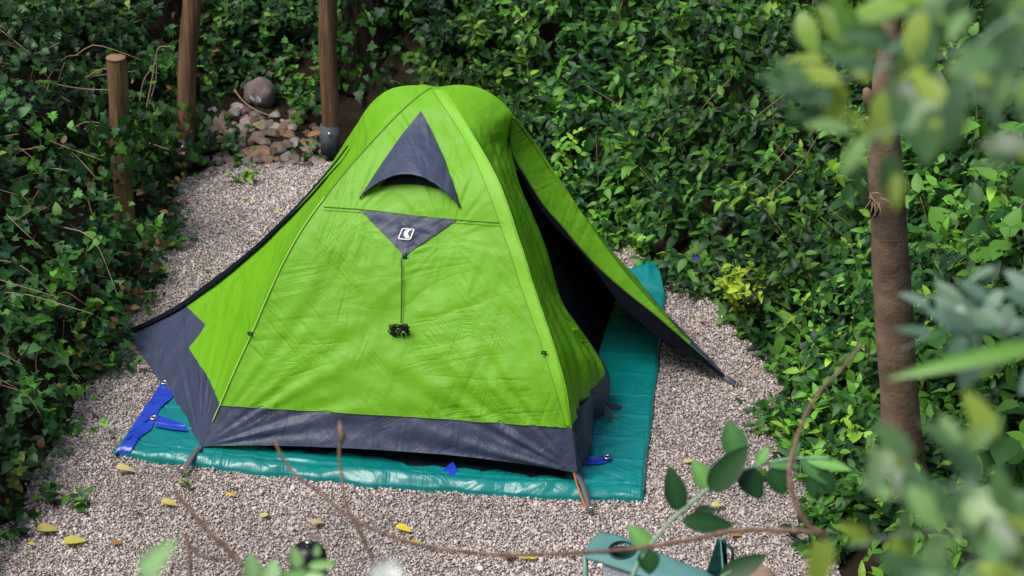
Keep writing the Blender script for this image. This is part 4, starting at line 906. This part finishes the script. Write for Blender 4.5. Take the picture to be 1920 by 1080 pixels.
for (u, v, lb) in [(1275, 505, 'yellow green tuft near the violet flower'), (1400, 640, 'small green seedling at the right gravel edge'), (1440, 812, 'pair of bright green seedlings on the gravel beside the right bank'), (1400, 905, 'low seedling between the sprig leaves and the bank'), (1500, 905, 'leafy weed at the foot of the right bank'),
                   (445, 345, 'green weed on the rear gravel'), (318, 470, 'trailing green weed below the short post'), (1345, 560, 'green weed near the rear right bank'), (355, 915, 'thin grass blades in front of the tent'), (150, 960, 'ground weed at the lower left ivy')]:
    sprig('weed', G(u, v), 16 if 'thin' not in lb else 5, .055 if 'thin' not in lb else .03, [br, yl, md], [4, 3, 2], lb, 'weed', .07, .10, None)
# violet periwinkle flower
fb = G(1304, 482, .15); fl = empty('violet_flower', tuple(fb), 'single violet periwinkle flower in the right bank', 'flower')
vs, fs = [], []
for k in range(5):
    a_ = k * 1.2566; d0 = np.array([math.cos(a_), -.3, math.sin(a_)]); s0 = np.array([-math.sin(a_), 0, math.cos(a_)]); o0 = len(vs); vs += [fb, fb + d0 * .012 + s0 * .007, fb + d0 * .02 + s0 * .005, fb + d0 * .02 - s0 * .006, fb + d0 * .012 - s0 * .006]; fs.append(tuple(range(o0, o0 + 5)))
mesh('petals', vs, fs, M['petal'], fl, smooth=False); v_, f_ = tube([fb, fb + np.array([0, .02, -.12])], .0015, 5); mesh('stem', v_, f_, M['greenstem'], fl)

# dry stems in the ivy
def stem_obj(name, pts, rad, label, cat='stem', m='drystem', n_=30, group=None):
    p = spline(pts, n_); p0 = p[0].copy(); rd = np.linspace(rad, rad * .6, n_); v_, f_ = tube(p, list(rd), 7); o = mesh(name, np.array(v_) - p0, f_, M[m]); o.location = p0; tag(o, label, cat, group); return o
Y0 = 11.3
stem_obj('dry_vine', [YP(272, 215, Y0), YP(285, 150, Y0), YP(292, 105, Y0), YP(300, 88, Y0), (YP(322, 88, Y0))], .004, 'pale dry stem arching above the ivy between the two left posts')
stem_obj('dry_vine', [YP(262, 190, Y0 - .1), YP(270, 150, Y0 - .1), YP(292, 118, Y0 - .1)], .003, 'short dry stem beside the arching one')
stem_obj('dry_vine', [YP(280, 195, Y0), YP(292, 150, Y0), YP(294, 98, Y0)], .003, 'thin twin of the arching dry stem')
stem_obj('dry_twig', [YP(438, 168, 12.2), YP(462, 195, 12.15), YP(488, 210, 12.1), YP(512, 218, 12.05)], .004, 'thin bent grey twig across the foot of the boulder')
stem_obj('dry_vine', [YP(120, 600, 9.6), YP(118, 660, 9.6), YP(132, 700, 9.6), YP(145, 725, 9.6), YP(140, 750, 9.6)], .002, 'fine dangling stem hanging from the left ivy')
stem_obj('dry_vine', [YP(60, 450, 10.1), YP(110, 495, 10.1), YP(150, 508, 10.1), YP(200, 520, 10.1)], .003, 'brown stem lying across the left ivy')
stem_obj('dry_vine', [YP(250, 235, Y0), YP(270, 262, Y0), (YP(300, 275, Y0)), YP(318, 280, Y0)], .003, 'curved brown stem below the arching dry stem')
for k in range(26):
    u = random.uniform(1080, 1900); v = random.uniform(20, 640)
    if u < 1250 and v > 380: continue
    p = None; d_ = ray(u, v); tt = 8.
    while tt < 20:
        q2 = CAMP + d_ * tt
        if q2[2] <= terrain(q2[0], q2[1])[0][0] + .22: break
        tt += .03
    L = random.uniform(.2, .45); a_ = random.uniform(-.9, .9); dd_ = np.array([math.sin(a_), -.2, math.cos(a_)])
    stem_obj('creeper_vine', [q2, q2 + dd_ * L * .5 + [random.uniform(-.03, .03), -.03, 0], q2 + dd_ * L], .0022, 'thin pale stem threading the right bank leaves', 'stem', 'drystem', 14, 'creeper stems in the right bank')

# ------------------------------------------------------------------ camping chair at the bottom edge
chp = G(1230, 1180); ch = empty('camping_chair', (float(chp[0]), float(chp[1]) , 0), 'sage green folding camping chair with a cup holder in its armrest', 'chair')
ZA = .58
def ag(u, v, z=ZA): return G(u, v, z)
def sheet(name, quad, m, parent, nn_=14, sag=.0, th=.004, hole=None, wr=.004):
    q0, q1, q2, q3 = [np.array(p) for p in quad]; vs, fs = [], []
    for j in range(nn_ + 1):
        for i_ in range(nn_ + 1):
            a_, b_ = i_ / nn_, j / nn_; p = (q0 * (1 - a_) + q1 * a_) * (1 - b_) + (q3 * (1 - a_) + q2 * a_) * b_
            p = p - np.array([0, 0, sag * math.sin(math.pi * a_) * math.sin(math.pi * b_)]) + np.array([0, 0, wr * noise.noise(Vector((a_ * 3, b_ * 3, quad[0][0] * 5)))]); vs.append(p)
    for j in range(nn_):
        for i_ in range(nn_): fs.append((j * (nn_ + 1) + i_, j * (nn_ + 1) + i_ + 1, (j + 1) * (nn_ + 1) + i_ + 1, (j + 1) * (nn_ + 1) + i_))
    o = mesh(name, vs, fs, m, parent); s = o.modifiers.new('th', 'SOLIDIFY'); s.thickness = th; return o
# armrest with round cup holder hole: ring of quads from the hole to the outline
outl = [(1096, 1038), (1104, 1010), (1122, 991), (1150, 992), (1180, 1003), (1240, 1030), (1300, 1052), (1342, 1072), (1330, 1098), (1270, 1092), (1200, 1072), (1140, 1052)]
ol = spline([(a_, b_, 0) for a_, b_ in outl + [outl[0]]], 49)[:-1]
hc_ = (1166, 1033); hole = [(hc_[0] + 24 * math.cos(t), hc_[1] + 16 * math.sin(t)) for t in np.linspace(0, 2 * math.pi, 49)[:-1]]
angs = np.array([math.atan2(p[1] - hc_[1], p[0] - hc_[0]) % (2 * math.pi) for p in ol]); od = np.argsort(angs); ol = ol[od]
vs = []; RG = 8
for r2 in range(RG + 1):
    f = r2 / RG
    for k in range(48):
        th_ = angs[od][k]; hx, hy = hc_[0] + 24 * math.cos(th_), hc_[1] + 16 * math.sin(th_)
        u = hx * (1 - f) + ol[k][0] * f; v = hy * (1 - f) + ol[k][1] * f; p = ag(u, v); p[2] -= .018 * f ** 3 + .0; p[2] += .004 * noise.noise(Vector((u * .03, v * .03, 0))); vs.append(p)
arm = mesh('armrest', vs, [(r2 * 48 + k, r2 * 48 + (k + 1) % 48, (r2 + 1) * 48 + (k + 1) % 48, (r2 + 1) * 48 + k) for r2 in range(RG) for k in range(48)], M['chair'], ch)
s = arm.modifiers.new('th', 'SOLIDIFY'); s.thickness = .006
v_, f_ = tube([ag(hc_[0] + 24.5 * math.cos(t), hc_[1] + 16.5 * math.sin(t)) + [0, 0, .003] for t in np.linspace(0, 2 * math.pi, 33)], .0035, 7, False); mesh('cup_holder_rim', v_, f_, M['chairdark'], arm)
cup = []; hcw = ag(*hc_)
for r2 in range(7):
    for k in range(24):
        t = k / 24 * 6.283; cup.append(hcw + np.array([.043 * math.cos(t) * (1 - .12 * r2 / 6), .036 * math.sin(t), -.13 * r2 / 6 - .002]))
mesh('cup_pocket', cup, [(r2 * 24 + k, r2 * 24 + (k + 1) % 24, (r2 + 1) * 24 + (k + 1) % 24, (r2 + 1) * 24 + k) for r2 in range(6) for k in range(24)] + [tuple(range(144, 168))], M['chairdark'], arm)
sheet('mesh_pocket', [ag(1132, 1052, .565), ag(1205, 1076, .565), ag(1205, 1076, .565) + [0, 0, -.18], ag(1132, 1052, .565) + [0, 0, -.18]], M['chairmesh'], ch)
A0 = ag(1098, 1040, .56); A1 = ag(1338, 1082, .56)
def leg(a_, b_, r_=.010): 
    v_, f_ = tube([a_, b_], r_, 10); mesh('leg', v_, f_, M['chairpole'], ch)
leg(A0, np.array([A0[0] + .0, A0[1] - .05, 0])); leg(A1, np.array([A1[0] + .02, A1[1] - .02, 0]))
leg(A0 + [.06, -.42, 0], np.array([A0[0] + .05, A0[1] - .40, 0])); leg(A1 + [0, -.45, 0], np.array([A1[0] + .02, A1[1] - .42, 0]))
BT = G(1352, 1010, .70); BB = G(1356, 1110, .42)
sheet('backrest', [BT, BT + [-.012, -.45, .02], BB + [-.03, -.45, 0], BB + [0, 0, 0]], M['chair'], ch, sag=.0)
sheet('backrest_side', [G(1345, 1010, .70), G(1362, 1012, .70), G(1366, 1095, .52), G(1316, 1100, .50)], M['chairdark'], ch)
sheet('seat', [A0 + [.02, -.03, -.16], A1 + [0, -.03, -.20], A1 + [0, -.48, -.20], A0 + [.02, -.48, -.16]], M['chair'], ch, sag=.05)
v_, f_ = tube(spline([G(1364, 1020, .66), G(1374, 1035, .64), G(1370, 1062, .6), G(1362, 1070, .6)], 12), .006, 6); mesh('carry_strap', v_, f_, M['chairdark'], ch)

# ------------------------------------------------------------------ black canister
cb = G(578, 1030, .40); cbx = cb.copy(); cbx[2] = 0; can = empty('canister', tuple(cbx), 'glossy black canister with a domed lid at the bottom edge', 'canister')
def lathe(prof, c0, seg=32):
    vs = [c0 + np.array([r_ * math.cos(2 * math.pi * k / seg), r_ * math.sin(2 * math.pi * k / seg), z_]) for r_, z_ in prof for k in range(seg)]
    return vs, [(j * seg + k, j * seg + (k + 1) % seg, (j + 1) * seg + (k + 1) % seg, (j + 1) * seg + k) for j in range(len(prof) - 1) for k in range(seg)]
R0 = .062
v_, f_ = lathe([(.045, 0), (R0 * .98, .0), (R0, .02), (R0, .33), (R0 * .97, .335)], cbx); mesh('body', v_, f_, M['gloss'], can)
v_, f_ = lathe([(R0 * 1.04, .330), (R0 * 1.04, .365), (R0 * .98, .385), (R0 * .80, .405), (R0 * .5, .418), (R0 * .25, .422), (.0005, .423)], cbx); lid = mesh('lid', v_, f_, M['gloss'], can)
v_, f_ = lathe([(.012, .421), (.012, .430), (.009, .434), (.0005, .435)], cbx); mesh('lid_knob', v_, f_, M['metal'], lid)

# ------------------------------------------------------------------ foreground twigs and leafy branches (in front of the path, nearer to the viewer)
def branch(name, pts, rad, label, dep, m='twig', r1=.5, n_=60, cat='twig'):
    P = [DP(u, v, dep + (dd[0] if dd else 0)) for (u, v, *dd) in pts]; p = spline(P, n_); p0 = p[0].copy()
    rd = [rad * (1 - (1 - r1) * k / (n_ - 1)) * (1 + .10 * math.sin(k * 1.9) + (.35 if k % 11 == 5 else 0)) for k in range(n_)]; v_, f_ = tube(p, rd, 10); o = mesh(name, np.array(v_) - p0, f_, M[m]); o.location = p0; tag(o, label, cat); return o, p
mainb, mp_ = branch('bare_branch', [(1552, 1003), (1500, 996), (1420, 993), (1360, 998), (1290, 1013), (1180, 1030), (1050, 1038), (940, 1040), (830, 1030), (740, 1008), (660, 972), (600, 925), (560, 895), (530, 860), (516, 825)], .0055, 'long curved bare branch sweeping across the lower foreground', 5.4, r1=.55, n_=90)
fk = [(1545, 1000), (1515, 985), (1490, 940), (1480, 890), (1492, 830), (1515, 770), (1545, 725), (1580, 690), (1615, 645)]
P = spline([DP(u, v, 5.4) for u, v in fk], 50); v_, f_ = tube(P, list(np.linspace(.0066, .0028, 50) * (1 + .14 * np.sin(np.arange(50) * 1.1))), 10); mesh('side_shoot', v_, f_, M['twig'], mainb)
branch('bare_twig', [(704, 1062), (690, 1030), (668, 985), (650, 950), (642, 900), (636, 850), (640, 815), (636, 788)], .0042, 'slim upright twig with a swollen bud tip in front of the grey skirt', 5.6, r1=.6)
v_, f_ = tube([DP(u, 0 + v, 5.59) for u, v in [(640, 832), (642, 818), (638, 802), (636, 790)]], [.003, .008, .006, .001], 8); bd = mesh('twig_bud', v_, f_, M['twig']); bd.parent = bpy.data.objects['bare_twig']; bd.matrix_parent_inverse = Matrix.Translation(-bpy.data.objects['bare_twig'].location)
branch('bare_twig', [(326, 920), (355, 955), (390, 995), (425, 1030), (456, 1062)], .0050, 'straight brown twig slanting at the lower left', 5.8, r1=1.2)
branch('bare_twig', [(356, 1110), (357, 1060), (352, 1020), (344, 1000)], .0055, 'short forked twig rising from the bottom edge', 5.8, r1=.6)
branch('bare_twig', [(345, 1002), (358, 1025), (385, 1045), (425, 1048), (440, 1030)], .0042, 'crooked twig crossing the short forked twig', 5.8, r1=.6)

def leafy(name, stem, rad, leaves, label, dep, cols, m='fleaf', cat='branch', sm='greenstem', W=.5):
    """stem: px path; leaves: (u0,v0,u1,v1,width ratio,face, ddepth) base and tip of each leaf in the photo"""
    p0 = DP(*stem[0][:2], dep); o = empty(name, tuple(p0), label, cat)
    P = spline([DP(s_[0], s_[1], dep + (s_[2] if len(s_) > 2 else 0)) for s_ in stem], 30); v_, f_ = tube(P, list(np.linspace(rad, rad * .5, 30)), 8); mesh('stem', v_, f_, M[sm], o)
    Vs, Fs, Cs, off = [], [], [], 0
    for k, lf in enumerate(leaves):
        u0, v0, u1, v1, wr_ = lf[:5]; tilt = lf[5] if len(lf) > 5 else 0.; dz = lf[6] if len(lf) > 6 else 0.; ci = lf[7] if len(lf) > 7 else k % len(cols)
        a_ = DP(u0, v0, dep + dz); b_ = DP(u1, v1, dep + dz - .01); L = np.linalg.norm(b_ - a_); tv, tf = leaf_tpl(L, L * wr_, 10, .20, .13)
        nr = (CAMP - a_); nr = nr / np.linalg.norm(nr) + np.array([tilt, 0, .35 + .3 * math.sin(k * 2.1)]); Rm = frames((b_ - a_)[None], nr[None])[0]
        Vs.append(tv @ Rm.T + a_); Fs.append(tf + off); cl_ = np.tile(np.array(cols[ci % len(cols)]) * random.uniform(.85, 1.15), (len(tv), 1)); cl_[1::3] *= 1.6; Cs.append(cl_); off += len(tv)
    mesh('leaves', np.concatenate(Vs), np.concatenate(Fs), M[m], o, colors=np.concatenate(Cs)); return o
M['fleaf'] = mat('glossy shrub leaf', tint=True, rough=.36, spec=.5, trans=.32)
M['dleaf'] = mat('dark shrub leaf', tint=True, rough=.4, spec=.25, trans=.10)
M['greystem'] = mat('grey green stem', (.22, .36, .22), .6)
dg, mg, lg = (.012, .050, .012), (.05, .15, .04), (.14, .33, .08)
leafy('leafy_sprig', [(1180, 1100), (1195, 1060), (1215, 1028), (1255, 980), (1300, 940), (1335, 912), (1400, 880), (1480, 860), (1560, 860)], .0055,
      [(1275, 960, 1256, 874, .50, 0, 0, 0), (1332, 918, 1300, 862, .62, 0, .02, 2), (1330, 922, 1402, 836, .48, 0, -.03, 0), (1385, 860, 1366, 788, .66, 0, 0, 1), (1392, 880, 1430, 936, .75, 0, 0, 0), (1278, 975, 1378, 985, .40, 0, -.02, 0), (1300, 960, 1345, 955, .5, 0, .03, 0),
       (1220, 1030, 1180, 985, .65, 0, 0, 2), (1215, 1030, 1218, 1078, .9, 0, 0, 0), (1420, 870, 1440, 838, .6, 0, 0, 2), (1440, 870, 1502, 872, .35, 0, 0, 1), (1450, 872, 1470, 930, .75, 0, 0, 0), (1500, 862, 1570, 910, .4, 0, 0, 1), (1510, 860, 1600, 878, .3, 0, 0, 2), (1480, 858, 1500, 830, .5, 0, 0, 1), (1540, 880, 1560, 930, .6, 0, 0, 0), (1520, 890, 1525, 935, .6, 0, 0, 0)],
      'dark leaved sprig with a pale stem in front of the right gravel', 5.7, [dg, mg, lg], m='dleaf', sm='greystem')
leafy('leafy_sprig', [(1330, 1120), (1350, 1085), (1372, 1070)], .004, [(1348, 1088, 1438, 1038, .42, 0, 0, 0)], 'single dark pointed leaf over the edge of the camping chair', 5.7, [dg], m='dleaf', sm='greystem')
# pale sprigs along the bottom left
pl = [(.24, .44, .16), (.30, .50, .22), (.18, .36, .10)]
leafy('pale_sprig', [(250, 1110), (275, 1085), (290, 1060)], .003, [(262, 1076, 328, 1012, .42), (275, 1085, 300, 1068, .5)], 'pale green leaf rising at the lower left edge of the gravel', 2.6, pl)
leafy('pale_sprig', [(470, 1130), (510, 1098), (550, 1075), (590, 1060)], .003, [(480, 1098, 468, 1038, .62), (505, 1098, 515, 1050, .7), (520, 1094, 572, 1070, .5), (560, 1066, 550, 1026, .62), (592, 1044, 596, 1022, .6), (578, 1062, 630, 1056, .36), (560, 1084, 610, 1078, .4)],
      'pale green sprig in front of the black canister', 4.2, pl)
leafy('white_blossom', [(735, 1140), (728, 1100), (722, 1075)], .002, [(722, 1078, 700, 1060, .6), (722, 1078, 722, 1050, .6), (724, 1078, 745, 1052, .55), (724, 1080, 756, 1075, .5), (720, 1082, 690, 1082, .5)], 'small white blossom on the bottom edge, out of focus', 2.4, [(.72, .75, .78)], cat='flower')
# near blurred boughs on the right
def bough(name, stem, dep, nlv, L, label, cols, box_, seed, rad=.0022, Wd_=.45, dirs=None, jitter=.12):
    rs = random.Random(seed); p0 = DP(*stem[0], dep); o = empty(name, tuple(p0), label, 'branch')
    P = spline([DP(u, v, dep) for u, v in stem], 40); v_, f_ = tube(P, list(np.linspace(rad, rad * .45, 40)), 8); mesh('stem', v_, f_, M['greystem'], o)
    Vs, Fs, Cs, off = [], [], [], 0
    for k in range(nlv):
        f = rs.uniform(.08, 1); c0 = P[int(f * 39)]; side = 1 if k % 2 else -1
        t_ = P[min(int(f * 39) + 1, 39)] - P[max(int(f * 39) - 1, 0)]; t_ /= np.linalg.norm(t_) + 1e-9
        sv_ = np.cross(t_, -FW); d0 = t_ * rs.uniform(.1, .9) + sv_ * side * rs.uniform(.4, 1.1) + np.array([rs.uniform(-.3, .3), rs.uniform(-.5, .5), rs.uniform(-.4, .1)])
        LL = L * rs.uniform(.65, 1.15); tv, tf = leaf_tpl(LL, LL * Wd_ * rs.uniform(.85, 1.2), 8, .16, .2)
        nr = np.array([rs.uniform(-.5, .5), -.5 + rs.uniform(-.4, .4), 1.0]); Rm = frames(d0[None], nr[None])[0]
        c1 = c0 + np.array([rs.uniform(-jitter, jitter) * .25, rs.uniform(-jitter, jitter), rs.uniform(-jitter, jitter) * .25])
        Vs.append(tv @ Rm.T + c1); Fs.append(tf + off); Cs.append(np.tile(np.array(rs.choice(cols)) * rs.uniform(.8, 1.2), (len(tv), 1))); off += len(tv)
    mesh('leaves', np.concatenate(Vs), np.concatenate(Fs), M['fleaf'], o, colors=np.concatenate(Cs)); return o
nearc = [(.10, .21, .07), (.19, .34, .11), (.25, .36, .05), (.06, .14, .05)]
bough('near_bough', [(2050, -60), (1900, 40), (1780, 100), (1640, 130), (1500, 180), (1450, 200)], 3.00, 26, 0.066, 'heavily blurred leafy bough hanging across the upper right', nearc, None, 3)
bough('near_bough', [(2040, 120), (1930, 150), (1830, 190), (1720, 230), (1620, 260)], 2.62, 16, 0.058, 'second blurred leafy bough, just below the uppermost one', nearc, None, 14)
bough('near_bough', [(2040, 0), (1940, 20), (1860, 60), (1820, 140), (1900, 260)], 2.40, 13, 0.058, 'drooping blurred leaves in the upper right corner', nearc, None, 8)
bough('near_bough', [(1900, -80), (1800, -20), (1720, 40), (1660, 110), (1640, 150)], 2.85, 20, 0.062, 'blurred leaf cluster hiding the top of the slim trunk', nearc, None, 31)
bough('leafy_bough', [(1840, -60), (1760, 0), (1700, 25), (1600, 40), (1540, 55)], 3.2, 16, .075, 'yellow green leafy bough at the top right edge, sharper than its neighbours', [(.16, .30, .03), (.10, .24, .03), (.08, .18, .03)], None, 5)
gy = [(.14, .25, .17), (.22, .34, .25), (.09, .19, .10)]
bough('grey_green_bough', [(2020, 640), (1930, 625), (1850, 600), (1760, 625), (1690, 655)], 3.6, 22, .060, 'greyish green leafy bough crossing the slim trunk at the right edge', gy, None, 11, jitter=.1)
bough('grey_green_bough', [(2010, 560), (1940, 560), (1880, 575), (1800, 560)], 3.6, 10, .060, 'short greyish leafy twig just above the grey green bough', gy, None, 12)
leafy('long_leaf', [(2000, 640), (1960, 645)], .003, [(1990, 640, 1665, 700, .11)], 'long narrow bright leaf in front of the slim trunk', 3.0, [(.12, .30, .04)])
bough('near_bough', [(2060, 960), (1930, 930), (1830, 915), (1740, 915), (1690, 925)], 2.70, 24, 0.058, 'blurred pale leafy bough at the lower right, uppermost of the three there', nearc, None, 21)
bough('near_bough', [(2050, 1040), (1900, 1020), (1780, 1000), (1680, 1005), (1590, 1025)], 2.85, 32, 0.061, 'blurred leafy bough at the lower right, middle of the three there', nearc, None, 22)
bough('near_bough', [(2040, 1130), (1900, 1100), (1780, 1080), (1700, 1075)], 2.55, 32, 0.058, 'blurred leafy bough at the lower right corner, lowest of the three there', nearc, None, 25)
